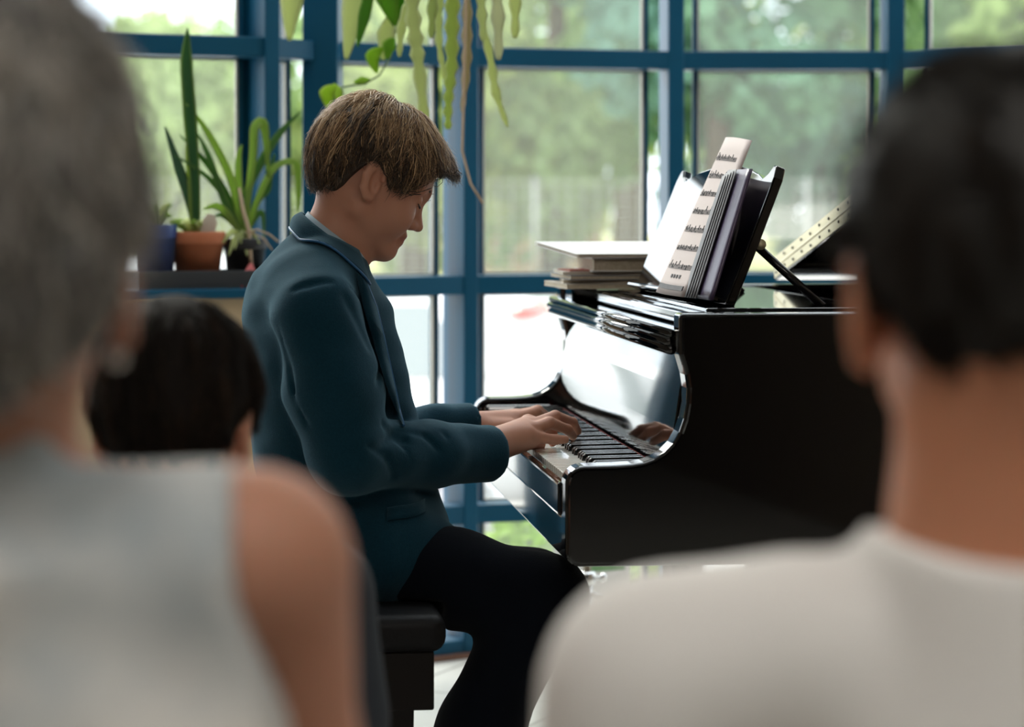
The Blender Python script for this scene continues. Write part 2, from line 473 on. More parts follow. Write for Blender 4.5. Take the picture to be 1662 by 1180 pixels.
# parked cars
M_wcar = mat('white_car_paint', (.82, .82, .82), rough=.25, coat=.6); M_rcar = mat('red_car_paint', (.55, .05, .035), rough=.25, coat=.6)
M_cglass = mat('car_glass', (.30, .34, .34), rough=.05, spec=.9); M_tyre = mat('tyre', (.02, .02, .02), rough=.8)  # reflected bright sky painted into the pale car glass colour
M_rim = mat('wheel_rim', (.55, .55, .57), rough=.3, metal=.9); M_lamp = mat('headlamp', (.75, .78, .8), rough=.1)
M_plast = mat('black_plastic', (.02, .022, .024), rough=.5)
def car(x, y, rz, paint, label, tall=1.45):
    root = empty('car', (x, y, GZ), rz, label, 'car')
    Mx = np.array(root_matrix(root)); s = tall/1.45
    T = lambda q: (Mx @ np.array((*q, 1.)))[:3]
    body = [('u', xf(BX((0, 0, .58*s), (2.12, .84, .30*s), rad=.17), Mx), 0),
            ('u', xf(BX((1.2, 0, .74*s), (.85, .74, .15*s), np.array(Euler((0, .07, 0)).to_matrix()), rad=.12), Mx), .2),
            ('u', xf(BX((-.35, 0, 1.06*s), (1.25, .66, .38*s), rad=.26), Mx), .28)]
    for wx in (-1.3, 1.32): body.append(('s', xf(RC((wx, -1.2, .32), (wx, 1.2, .32), .37, .37), Mx), .03))
    c = T((0, 0, .8))
    sculpt('body', body, c-np.array((2.5, 2.5, .9)), c+np.array((2.5, 2.5, .9)), .055, paint, root, 2)
    for sy in (-1, 1):
        g = MB(); yy = sy*.71
        g.prism([(-1.35, .98*s), (.72, .98*s), (.35, 1.32*s), (-1.05, 1.34*s)], 1, yy-.02, yy+.02)
        g.build('side_window', M_cglass, root, world=False)
        g = MB(); g.ball((.78, sy*.93, 1.02*s), (.09, .12, .08), 8); g.build('wing_mirror', M_plast, root, True, world=False)
        g = MB(); g.ball((2.02, sy*.6, .68*s), (.12, .2, .09), 8); g.build('headlight', M_lamp, root, True, world=False)
    g = MB(); g.prism([(.82, 1.0*s), (.86, 1.0*s), (.5, 1.36*s), (.46, 1.36*s)], 1, -.56, .56); g.build('windscreen', M_cglass, root, world=False)
    g = MB(); g.tube([(.90, -.3, .985*s), (.78, .2, 1.10*s)], .016, 6); g.tube([(.90, .25, .985*s), (.78, .55, 1.08*s)], .016, 6)
    g.build('wiper', M_plast, root, True, world=False)
    for sy in (-1, 1):
        g = MB(); g.ball((-1.50, sy*.40, 1.30*s), (.10, .26, .040), 8); g.build('tail_light', M_rcar, root, True, world=False)
    for wx in (-1.3, 1.32):
        for sy in (-1, 1):
            g = MB(); Mr = Matrix.Translation((wx, sy*.72, .32)) @ Matrix.Rotation(PI/2, 4, 'X')
            g.lathe([(.001, -.1), (.22, -.1), (.31, -.09), (.325, -.05), (.325, .05), (.31, .09), (.22, .1), (.001, .1)], n=24, M=Mr)
            wh = g.build('wheel', M_tyre, root, True, world=False)
            g = MB(); g.lathe([(.001, -.112), (.05, -.115), (.2, -.104), (.2, .104), (.05, .115), (.001, .112)], n=20, M=Mr)
            ob = g.build('hubcap', M_rim, wh, True, world=False)
    return root
car(-1.35, 13.3, math.radians(172), M_wcar, 'white car parked nearest, outside behind the boy and piano keys', 1.36)
car(2.6, 16.2, math.radians(186), M_wcar, 'white car parked farther right, hidden partly behind the piano', 1.34)
car(-2.6, 18.2, math.radians(8), M_wcar, 'white car seen past the boy chin, behind the nearest car', 1.40)

# low shrubs outside against the glass
def shrub(x, y, h, r, cols, label, seed):
    rs = np.random.RandomState(seed)
    root = empty('shrub', (x, y, GZ), 0, label, 'shrub', 'shrubs outside against the glass')
    lumps = [(x+rs.uniform(-.7, .7)*r, y+rs.uniform(-.7, .7)*r, GZ+h*rs.uniform(.25, .85), r*rs.uniform(.3, .5)) for _ in range(14)]
    q, f, cc = leaf_mesh(lumps, 1500, .035, cols, rs)
    add('foliage', q, f, M_leaf, root, cols=cc)
    t = MB()
    for k in range(6): t.tube([(x, y, GZ), (x+rs.uniform(-.5, .5)*r, y+rs.uniform(-.5, .5)*r, GZ+h*.7)], [.012, .004], 5)
    t.build('stem', M_bark, root, True)
gs = [(.26, .42, .05), (.33, .46, .08), (.20, .38, .07)]
gd = [(.12, .28, .10), (.16, .33, .12), (.10, .24, .10)]
shrub(.05, 8.0, .80, .25, gs, 'bright green shrub outside between the boy knee and keyboard', 3)
shrub(.36, 8.6, .60, .16, gs, 'lower lime green shrub outside just left of the chrome stand', 4)
shrub(.36, 7.6, .56, .16, gd, 'dark green shrub outside behind the white picture frame', 5)
# ================================================================== PIANO
M_lacq = mat('black_lacquer', (.0012, .0012, .0016), rough=.05, spec=.4, coat=.5)
M_ivory = mat('white_key', (.74, .72, .66), rough=.12, coat=.4)
M_ebony = mat('black_key', (.006, .006, .007), rough=.18)
M_brass = mat('brass', (.74, .66, .44), rough=.38, metal=.7)
M_plate = mat('gold_plate', (.45, .30, .10), rough=.35, metal=.7)
M_wood = mat('spruce', (.42, .26, .12), rough=.5, noise=(9., (.36, .21, .09)))
M_felt = mat('red_felt', (.25, .015, .02), rough=.95)
M_screw = mat('dark_screw', (.03, .025, .02), rough=.5)
M_chrome = mat('chrome', (.78, .78, .78), rough=.12, metal=1.)
PO = np.array((.0799, 3.88, 0.)); PHI = math.atan2(.112, .9937)
piano = empty('grand_piano', PO, PHI, 'glossy black grand piano played by the boy, lid slightly raised', 'piano')
PM = root_matrix(piano)
def PW(v, u, z): return np.array(PM @ Vector((v, u, z)))
WID = 1.42; RIMT = .96; RIMB = .582; KEY = .71
def cheek(front=0.):
    """side outline of an arm: (distance back, height)"""
    p = [(.0, .60), (.004, .588), (.012, RIMB)]
    pts = []
    # bottom front corner up to rounded nose
    pts += [(.0, .595), (.0, .705)]
    for k in range(1, 7): w = PI - PI/2*k/6; pts.append((.028+.028*math.cos(w), .705+.028*math.sin(w)))
    pts += [(.075, .7335), (.100, .735)]
    # concave sweep up to the rim
    for t, z in ((.118, .7375), (.134, .743), (.149, .752), (.162, .765), (.172, .782), (.179, .802), (.183, .825), (.184, .848), (.181, .868), (.176, .885), (.172, .898), (.172, RIMT)):
        pts.append((t, z))
    return pts
def arm(y0, y1, vmax):
    pts = cheek() + [(vmax, RIMT), (vmax, RIMB), (.014, RIMB)]
    m = MB(); m.prism(pts, 1, y0, y1)
    return m.build('arm', M_lacq, piano, False, bevel=.007, seg=4, world=False)
for a in (arm(0, .055, .80), arm(WID-.055, WID, 1.10)):
    for p in a.data.polygons: p.use_smooth = False
# bent rim round the tail
path = [(.80, 0), (.90, .012), (1.0, .06), (1.09, .17), (1.16, .34), (1.23, .55), (1.33, .74), (1.43, .90), (1.475, 1.05), (1.46, 1.21), (1.38, 1.345), (1.25, 1.412), (1.10, WID)]
def offset(path, d):
    out = []
    for i, p in enumerate(path):
        a = np.array(path[max(i-1, 0)]); b = np.array(path[min(i+1, len(path)-1)]); t = (b-a)/np.linalg.norm(b-a)
        out.append(tuple(np.array(p)+d*np.array((-t[1], t[0]))))
    return out
inner = offset(path, .055)
m = MB(); m.prism(path+inner[::-1], 2, RIMB, RIMT); m.build('rim', M_lacq, piano, bevel=.006, seg=3, world=False)
inside = [(.24, .05), (.80, .05)] + inner[1:-1] + [(1.10, WID-.05), (.24, WID-.05)]
m = MB(); m.prism(inside, 2, .60, .63); m.build('bottom_board', M_wood, piano, world=False)
m = MB(); m.prism(inside, 2, .80, .812); m.build('soundboard', M_wood, piano, world=False)
m = MB()
for k in range(9): m.box((.45, .12+k*.14, .812), (1.05-.02*k % .3, .15+k*.14, .872))
m.box((.42, .07, .85), (.60, WID-.07, .875)); m.build('iron_plate', M_plate, piano, bevel=.005, world=False)
m = MB()
for k in range(60): y = .08+k*.0212; m.tube([(.45, y, .886), (1.0+.25*(k/60.), y, .886)], .0007, 4)
m.build('strings', M_chrome, piano, world=False)
m = MB()
for k in range(60): y = .08+k*.0212; m.box((.66, y-.004, .89), (.74, y+.004, .915))
m.build('dampers', M_ebony, piano, world=False)
# key bed, slip, lock rail, cheeks
m = MB(); m.box((.016, .056, RIMB), (.60, WID-.056, .645)); m.build('key_bed', M_lacq, piano, bevel=.004, world=False)
m = MB(); m.box((-.004, .058, .652), (.012, WID-.058, .7035)); m.build('key_slip', M_lacq, piano, bevel=.005, seg=3, world=False)
m = MB(); m.box((.006, .058, .586), (.016, WID-.058, .648)); m.build('front_rail', M_lacq, piano, bevel=.003, world=False)
for y0, y1 in ((.0565, .104), (WID-.104, WID-.0565)):
    m = MB(); m.box((.014, y0, .645), (.152, y1, .722)); m.build('key_block', M_lacq, piano, bevel=.008, seg=3, world=False)
m = MB(); m.box((.02, .105, .645), (.19, WID-.105, .672)); m.build('key_frame', M_wood, piano, world=False)
K0, K1 = .106, WID-.106; kw = (K1-K0)/52
# the keys run from treble (near) to bass (far): note 0 is the top C
wk = MB(); wk.box((.0135, 0, KEY-.022), (.158, kw-.0011, KEY)); first = None
proto = wk.build('white_key', M_ivory, piano, bevel=.0014, seg=2, world=False); proto.location = (0, K0, 0)
for k in range(1, 52):
    c = proto.copy(); c.location = (0, K0+k*kw, 0); C.objects.link(c)
bm_ = MB(); bm_.prism([(.068, KEY-.002), (.069, KEY+.008), (.073, KEY+.0115), (.158, KEY+.0125), (.158, KEY-.002)], 1, -.0052, .0052)
proto = None
seq = 'CBAGFED'
for k in range(51):                       # a black key lies between neighbours except C-B and F-E
    a = seq[k % 7]
    if a in 'CF': continue
    if proto is None: proto = bm_.build('black_key', M_ebony, piano, bevel=.0015, seg=2, world=False); c = proto
    else: c = proto.copy(); C.objects.link(c)
    c.location = (0, K0+(k+1)*kw, 0)
m = MB(); m.box((.1575, .105, KEY-.01), (.1615, WID-.105, KEY+.006)); m.build('name_felt', M_felt, piano, world=False)
m = MB(); m.prism([(.1635, .70), (.166, .73), (.173, .78), (.182, .84), (.193, .905), (.22, .905), (.215, .70)], 1, .0565, WID-.0565); m.build('fallboard', M_lacq, piano, bevel=.002, world=False)
m = MB()
for (v, z, r) in ((.163, .905, .008), (.160, .917, .0075), (.163, .929, .0065)): m.tube([(v, .02, z), (v, WID+.012, z)], r, 14)
m.build('moulding', M_lacq, piano, True, world=False)
m = MB(); m.box((.163, .02, .90), (.215, WID+.012, .934)); m.build('folded_lid_edge', M_lacq, piano, bevel=.002, world=False)
m = MB(); m.box((.163, .03, .9085), (.196, .058, .925)); m.build('hinge_block', M_ebony, piano, bevel=.002, world=False)
m = MB(); m.box((.205, .058, .936), (.56, WID-.058, .957)); m.build('music_shelf', M_lacq, piano, bevel=.004, seg=3, world=False)
m = MB(); m.box((.232, .10, .957), (.50, WID-.42, .9635)); m.build('desk_slide', M_lacq, piano, bevel=.002, world=False)
m = MB(); m.box((.178, WID-.18, .930), (.23, WID-.05, .961)); m.build('corner_block', M_lacq, piano, bevel=.004, world=False)
# music desk: leaning panel with a scalloped top edge
DB = (.266, .9645); DT = (.352, 1.182); DU0, DU1 = .155, .885
e = np.array((DT[0]-DB[0], DT[1]-DB[1])); DH = np.linalg.norm(e); e /= DH
th = math.atan2(e[0], e[1])
MD = Matrix.Translation((DB[0], .53, DB[1])) @ Matrix.Rotation(math.radians(2.), 4, 'Z') @ Matrix.Translation((0, -.53, 0)) @ Matrix.Rotation(th, 4, 'Y')
out = [(DU0, 0.), (DU0-.004, .10), (DU0, DH-.02), (DU0+.012, DH), (DU0+.03, DH+.001), (DU0+.045, DH-.012), (DU0+.075, DH-.022), (DU0+.12, DH-.012), (DU0+.18, DH-.004), (DU0+.28, DH+.004)]
out += [(DU0+DU1-p[0], p[1]) for p in out[::-1]]
m = MB(); m.prism(out, 0, -.008, .008, MD); m.build('music_desk', M_lacq, piano, bevel=.003, seg=3, world=False)
m = MB(); m.box((-.030, DU0+.03, .0), (-.008, DU1-.03, .008), MD); m.build('desk_ledge', M_lacq, piano, bevel=.002, world=False)
for u in (.20, .83):
    m = MB(); m.tube([(DB[0]+.068, u, 1.055), (.435, u-.01, .962)], .007, 8); m.build('desk_prop', M_ebony, piano, True, world=False)
    m = MB(); m.tube([(DB[0]+.070, u-.01, 1.060), (DB[0]+.070, u+.012, 1.060)], .009, 10); m.build('prop_hinge', M_brass, piano, True, world=False)
# lid, hinged along the far side, front flap folded back on top of it
HV = .625; AL = math.radians(10.9)
ML = Matrix.Translation((0, WID+.004, .9665)) @ Matrix.Rotation(-AL, 4, 'X')
def lidpts(vmin):
    p = [(vmin, .004), (.80, -.012), (.90, 0), (1.0, .048), (1.10, .16), (1.175, .335), (1.245, .545), (1.345, .735), (1.445, .895), (1.49, 1.05), (1.475, 1.22), (1.39, 1.36), (1.25, 1.425), (vmin, 1.425)]
    return [(a, b-WID-.004) for a, b in p]
m = MB(); m.prism(lidpts(HV), 2, 0, .023, ML); lid = m.build('lid', M_lacq, piano, bevel=.003, world=False)
m = MB(); m.prism([(HV, -1.424), (HV+.43, -1.40), (HV+.43, .0), (HV, .0)], 2, .0245, .0475, ML); m.build('lid_flap', M_lacq, piano, bevel=.003, world=False)
for z0, z1, nm in ((.003, .0215, 'hinge'), (.0262, .0447, 'hinge')):
    m = MB(); m.box((HV-.003, -1.40, z0), (HV+.0005, -.012, z1), ML); hg = m.build(nm, M_brass, piano, world=False)
    for k in range(18):
        s = -.035-k*.079; zz = (z0+z1)/2 + (.0012 if k % 2 else -.0012)
        m = MB(); m.lathe([(.0001, -.002), (.0026, -.002), (.003, .0), (.003, .001)], n=8, M=ML @ Matrix.Translation((HV-.0032, s, zz)) @ Matrix.Rotation(PI/2, 4, 'Y'))
        if k == 0:
            sp0 = m.build('screw', M_screw, hg, world=False); ref = (s, zz)
        else:
            c = sp0.copy(); C.objects.link(c); c.parent = hg
            d = ML.to_3x3() @ Vector((0, s-ref[0], zz-ref[1])); c.location = d
m = MB(); m.tube([(HV-.002, -1.40, .0240), (HV-.002, -.012, .0240)], .003, 8); m.v = [tuple(ML @ Vector(v)) for v in m.v]; m.build('hinge_pin', M_brass, piano, True, world=False)
m = MB(); m.tube([(.95, .09, .90), (.95, .12, .968+1.27*math.sin(AL))], .008, 8); m.build('lid_prop', M_lacq, piano, True, world=False)
# legs with castors, pedal lyre
for (v, u) in ((.40, .16), (.40, WID-.20), (1.30, 1.12)):
    m = MB(); Mt = Matrix.Translation((v, u, 0))
    m.lathe([(.001, .62), (.055, .62), (.058, .56), (.05, .52), (.045, .44), (.034, .16), (.042, .12), (.036, .08), (.001, .08)], n=8, M=Mt); lg = m.build('leg', M_lacq, piano, world=False)
    m = MB(); m.lathe([(.001, .09), (.03, .088), (.03, .07), (.012, .06), (.012, .045)], n=16, M=Mt)
    m.lathe([(.001, -.012), (.026, -.012), (.03, 0), (.026, .012), (.001, .012)], n=20, M=Mt @ Matrix.Translation((.01, 0, .030)) @ Matrix.Rotation(PI/2, 4, 'X')); m.build('castor', M_brass, lg, True, world=False)
m = MB(); m.box((.42, .64, .12), (.46, .80, .16)); m.tube([(.44, .67, .15), (.44, .67, .60)], .012, 8); m.tube([(.44, .77, .15), (.44, .77, .60)], .012, 8); m.build('pedal_lyre', M_lacq, piano, bevel=.003, world=False)
for u in (.67, .72, .77):
    m = MB(); m.box((.30, u-.012, .075), (.44, u+.012, .085)); m.box((.42, u-.01, .085), (.44, u+.01, .13)); m.build('pedal', M_brass, piano, bevel=.004, world=False)

# ------------------------------------------------------------------ on the piano
M_paper = mat('page_paper', (.66, .56, .53), rough=.7)
M_white = mat('white_card', (.80, .78, .76), rough=.6)
M_pages = mat('page_edges', (.52, .44, .32), rough=.8, noise=(160., (.66, .58, .46)))
M_purple = mat('purple_cover', (.10, .075, .14), rough=.28, spec=.5)
M_grey = mat('grey_inner_pages', (.26, .26, .28), rough=.6)
M_green = mat('green_cover', (.02, .12, .08), rough=.5); M_red = mat('red_cover', (.45, .06, .05), rough=.5)
M_buff = mat('buff_cover', (.56, .50, .42), rough=.6); M_cream = mat('cream_cover', (.66, .62, .55), rough=.55)
M_ink = mat('printed_ink', (.045, .04, .045), rough=.6)
def PWs(pts): return [PW(*p) for p in pts]
# tall score, leaning on the desk and past its top edge
BV0, BZ0, BV1, BZ1 = .2310, .9735, .366, 1.240
def page(t, s):       # t: 0 far edge .. 1 near edge, s: 0 bottom .. 1 top
    uf = .560+.070*s; un = .300+.135*s**1.5
    return (BV0+(BV1-BV0)*s-.008*math.sin(PI*t), uf+(un-uf)*t, BZ0+(BZ1-BZ0)*s - .010*s*s*t*t)
ms = empty('music_score', PW(.245, .45, .9735), PHI, 'tall pale pink printed music score leaning against the black music desk', 'sheet music')
n = 12; front = [page(i/n, j/n) for j in range(n+1) for i in range(n+1)]
back = [(p[0]+.007, p[1], p[2]) for p in front]
vs = front+back; N = (n+1)**2; fs = []; 
for j in range(n):
    for i in range(n):
        a = j*(n+1)+i; q = (a, a+1, a+n+2, a+n+1)
        fs += [q, tuple(N+k for k in q[::-1])]
edge = [i for i in range(n+1)] + [(j+1)*(n+1)-1 for j in range(1, n+1)] + [N-1-i for i in range(1, n+1)] + [(n-j)*(n+1) for j in range(1, n)]
for a, b in zip(edge, edge[1:]+edge[:1]): fs.append((a, N+a, N+b, b))
add('pages', [PW(*p) for p in vs], fs, M_paper, ms, True)
mb = MB()             # printed staves and notes
def ink(t0, t1, s0, s1):
    P = [page(t0, s0), page(t1, s0), page(t1, s1), page(t0, s1)]; P2 = [PW(p[0]-.0012, p[1], p[2]+.0004) for p in P]; P1 = [PW(p[0]-.0002, p[1], p[2]) for p in P]
    mb._add(P1+P2, [(4,5,6,7), (0,4,7,3), (1,2,6,5), (0,1,5,4), (3,7,6,2)])
rr = random.Random(5)
for st in range(7):
    s = .16+st*.115
    for l in range(5): 
        for q in range(4): ink(.10+q*.2, .30+q*.2, s+l*.006, s+l*.006+.0011)
    for k in range(13):
        t = .13+k*.058+rr.uniform(-.01, .01); h = rr.randint(0, 4)
        ink(t, t+.014, s+h*.006-.002, s+h*.006+.005)
        if k % 2: ink(t+.012, t+.0145, s+h*.006, s+h*.006+.026)
for k in range(4): ink(.46+k*.08, .50+k*.08, .105, .125)
mb.build('printed_notes', M_ink, ms)
mb = MB()
for q in range(4): 
    t0 = .08+q*.21
    P = [page(t0, .035), page(t0+.21, .035), page(t0+.21, .062), page(t0, .062)]
    mb._add([PW(p[0]-.0018, p[1], p[2]) for p in P]+[PW(p[0]-.0001, p[1], p[2]) for p in P], [(0,1,2,3), (0,4,5,1), (1,5,6,2), (2,6,7,3), (3,7,4,0)])
mb.build('clip_strip', M_ink, ms, world=True)
# purple folder standing beside it, pages curling out of it
fd = empty('music_folder', PW(.262, .37, .9735), PHI, 'dark purple folder with grey pages standing open on the music desk', 'folder')
def leaf(t, s, dv=0., curl=0.):
    u = .40-.245*t+.045*s*t
    return (.2525+dv+.072*s-.006*math.sin(PI*t) - .004*t - curl*t*t, u, .9735+.206*s)
def curved(fn, thick, nm, mm, par, n=12):
    fr_ = [fn(i/n, j/n) for j in range(n+1) for i in range(n+1)]
    bk = [(p[0]+thick, p[1], p[2]) for p in fr_]; N = (n+1)**2; fs = []
    for j in range(n):
        for i in range(n):
            a = j*(n+1)+i; q = (a, a+1, a+n+2, a+n+1); fs += [q, tuple(N+k for k in q[::-1])]
    ed = [i for i in range(n+1)] + [(j+1)*(n+1)-1 for j in range(1, n+1)] + [N-1-i for i in range(1, n+1)] + [(n-j)*(n+1) for j in range(1, n)]
    for a, b in zip(ed, ed[1:]+ed[:1]): fs.append((a, N+a, N+b, b))
    return add(nm, [PW(*p) for p in fr_+bk], fs, mm, par, True)
curved(lambda t, s: leaf(t, s), .005, 'cover', M_purple, fd)
for k in range(5): curved(lambda t, s: leaf(.28+t*(.40-.05*k), s*(1.0-.012*k), -.0030-.0020*k, .004), .0009, 'page', M_grey, fd, 10)

# pile of books at the bass end
def book(name, v, u, z, dv, du, dz, rz, cover, label, cat, grp, thick=.0018, hard=False):
    r = empty(name, PW(v, u, z), PHI+rz, label, cat, grp)
    a = MB(); a.box((-dv/2, -du/2, 0), (dv/2, du/2, thick)); a.box((-dv/2, -du/2, dz-thick), (dv/2, du/2, dz)); a.box((dv/2-thick, -du/2, 0), (dv/2, du/2, dz))
    if hard: pass
    a.build('cover', cover, r, bevel=.0006, world=False)
    ins = .004 if hard else .001
    a = MB(); a.box((-dv/2+ins, -du/2+ins, thick), (dv/2-thick, du/2-ins, dz-thick)); a.build('page_block', M_pages, r, world=False)
    return r
zz = .9615; BU = 1.185
specs = [(.010, .250, .235, .06, M_buff, 'buff music magazine at the bottom of the pile on the piano', 'magazine'),
         (.007, .225, .225, -.10, M_cream, 'cream magazine second from the bottom of the piano pile', 'magazine'),
         (.009, .240, .240, .03, M_grey, 'grey magazine in the middle of the piano pile', 'magazine'),
         (.006, .235, .22, -.05, M_cream, 'pale magazine just under the thick book in the pile', 'magazine')]
vv = .262
for dz, dv, du, rz, cv, lb, ct in specs:
    book('magazine', vv+rnd.uniform(-.006, .006), BU, zz, dv, du, dz, rz, cv, lb, ct, 'books piled on the piano'); zz += dz+.0002
book('booklet', vv-.075, BU-.03, zz, .075, .13, .003, .05, M_red, 'thin red booklet poking out of the left of the pile', 'booklet', 'books piled on the piano', .0008)
book('hardcover_book', vv+.016, BU-.015, zz+.0002, .175, .215, .0265, .02, M_white, 'thick white hardcover with cream page edges in the pile', 'book', 'books piled on the piano', .0028, True)
zz += .027
a = MB(); 
al = empty('music_album', PW(vv+.01, BU-.01, zz+.0105), PHI+.05, 'large thin white album lying on top of the pile', 'album', 'books piled on the piano')
Ma = Matrix.Rotation(math.radians(4.6), 4, 'X')
pt_ = [(-.118, -.125), (.15, -.13), (.15, .125), (-.155, .125)]
a.prism(pt_, 2, 0, .0015, Ma); a.prism(pt_, 2, .0055, .007, Ma); a.build('cover', M_white, al, world=False)
a = MB(); a.prism([(-.113, -.123), (.149, -.128), (.149, .123), (-.150, .123)], 2, .0015, .0055, Ma); a.build('page_block', M_pages, al, world=False)

# ------------------------------------------------------------------ bench
M_seat = mat('black_leatherette', (.004, .004, .005), rough=.5, spec=.2, bump=.25, bscale=120.)
M_bwood = mat('dark_bench_wood', (.005, .0035, .003), rough=.5, spec=.2)
bo = np.array((-.305, 4.235, 0.)); bench = empty('piano_bench', bo, PHI, 'black padded piano bench under the seated boy', 'bench')
hx, hy = .170, .345
m = MB(); m.box((-hx, -hy, .448), (hx, hy, .506)); m.build('cushion', M_seat, bench, True, bevel=.022, seg=4, world=False)
m = MB(); m.box((-hx+.018, -hy+.018, .36), (hx-.018, hy-.018, .449)); m.build('apron', M_bwood, bench, bevel=.003, world=False)
for sx in (-1, 1):
    for sy in (-1, 1):
        m = MB(); m.prism([(-.024, -.024), (.024, -.024), (.024, .024), (-.024, .024)], 2, 0, .37)
        m.v = [(v[0]*(1 if v[2] > .1 else .8)+sx*(hx-.072), v[1]*(1 if v[2] > .1 else .8)+sy*(hy-.045), v[2]) for v in m.v]
        m.build('leg', M_bwood, bench, bevel=.003, world=False)
for sx in (-1, 1):
    for sy in (-1, 1):
        pass
# ------------------------------------------------------------------ stand, small frame
st = empty('microphone_stand', W(953, 1150, 5.75)*np.array((1, 1, 0)), 0, 'chrome tripod stand with clamp standing beneath the piano', 'stand')
sx, sy = W(953, 900, 5.75)[:2]
m = MB(); m.tube([(sx, sy, .10), (sx, sy, .30)], .0125, 14); m.build('outer_tube', M_chrome, st, True)
m = MB(); m.tube([(sx, sy, .28), (sx, sy, .52)], .0085, 12); m.build('inner_tube', mat('aged_brass_tube', (.42, .36, .27), rough=.35, metal=.8), st, True)
m = MB(); m.lathe([(.001, .282), (.017, .282), (.019, .286), (.019, .306), (.016, .312), (.001, .312)], (sx, sy, 0), 16); m.build('collar', M_chrome, st, True)
m = MB(); m.tube([(sx+.012, sy, .297), (sx+.032, sy, .297)], .005, 8); m.ball((sx+.036, sy, .297), (.008, .011, .012), 6)
m.tube([(sx+.012, sy-.006, .262), (sx+.04, sy-.01, .25)], .007, 8); m.ball((sx+.047, sy-.01, .246), (.014, .010, .012), 6); m.build('clamp_knob', M_chrome, st, True)
for k in range(3):
    w = .5+k*2*PI/3; m = MB(); m.tube([(sx, sy, .24), (sx+.10*math.cos(w), sy+.10*math.sin(w), .13), (sx+.22*math.cos(w), sy+.22*math.sin(w), .014)], [.007, .007, .007], 8); lg = m.build('leg', M_chrome, st, True)
    m = MB(); m.ball((sx+.225*math.cos(w), sy+.225*math.sin(w), .013), .013, 6); m.build('rubber_foot', M_plast, lg, True)
M_pic = mat('green_print', (.13, .30, .12), rough=.5, noise=(30., (.30, .48, .24), .3))
px0, pz = W(942, 925, 6.42), 0.
fx0, fx1 = W(942, 925, 6.42)[0], W(1027, 925, 6.42)[0]
pf = empty('picture_frame', ((fx0+fx1)/2, 6.42, .02), .2, 'small white framed green print leaning at the window under the piano', 'picture')
Mp = Matrix.Rotation(-.08, 4, 'X'); hw = (fx1-fx0)/2; e_ = .012; Hh = .36
m = MB()
for lo, hi in (((-hw, 0, 0), (-hw+e_, .014, Hh)), ((hw-e_, 0, 0), (hw, .014, Hh)), ((-hw+e_, 0, 0), (hw-e_, .014, e_)), ((-hw+e_, 0, Hh-e_), (hw-e_, .014, Hh))): m.box(lo, hi, Mp)
m.build('frame', M_white, pf, bevel=.001, world=False)
m = MB(); m.box((-hw+e_, .006, .195), (hw-e_, .010, Hh-e_), Mp); m.build('print', M_pic, pf, world=False)
m = MB(); m.box((-hw+e_, .006, e_), (hw-e_, .010, .195), Mp); m.build('mount_board', M_white, pf, world=False)
# ================================================================== PEOPLE
M_skin = mat('skin_boy', (.47, .225, .150), rough=.48, spec=.35, sss=.12, bump=.06, bscale=400.)
M_skin2 = mat('skin_woman', (.50, .25, .17), rough=.55, spec=.3, sss=.2)
M_skin3 = mat('skin_man', (.60, .27, .16), rough=.5, spec=.3, sss=.2)
M_lip = mat('lip', (.40, .16, .125), rough=.4, sss=.2)
M_eye = mat('eye_white', (.7, .68, .64), rough=.15); M_lash = mat('lash', (.02, .013, .01), rough=.6)
M_hair = mat_vcol('hair_strands', rough=.34, spec=.6, trans=.12)
M_hairk = mat_vcol('dark_hair_strands', rough=.6, spec=.15, trans=.1)
def frame(o, f, up):
    f = np.asarray(f, float); f /= np.linalg.norm(f); l = np.cross(up, f); l /= np.linalg.norm(l); u = np.cross(f, l)
    M = np.eye(4); M[:3, 0], M[:3, 1], M[:3, 2], M[:3, 3] = f, l, u, o; return M      # x forward, y left, z up
def headframe(o, yaw, pitch, roll=0.):
    """yaw 0 faces +x, positive turns away from the camera; pitch down"""
    R = np.array((Matrix.Rotation(yaw, 3, 'Z') @ Matrix.Rotation(pitch, 3, 'Y') @ Matrix.Rotation(roll, 3, 'X')))
    M = np.eye(4); M[:3, :3] = R; M[:3, 3] = o; return M
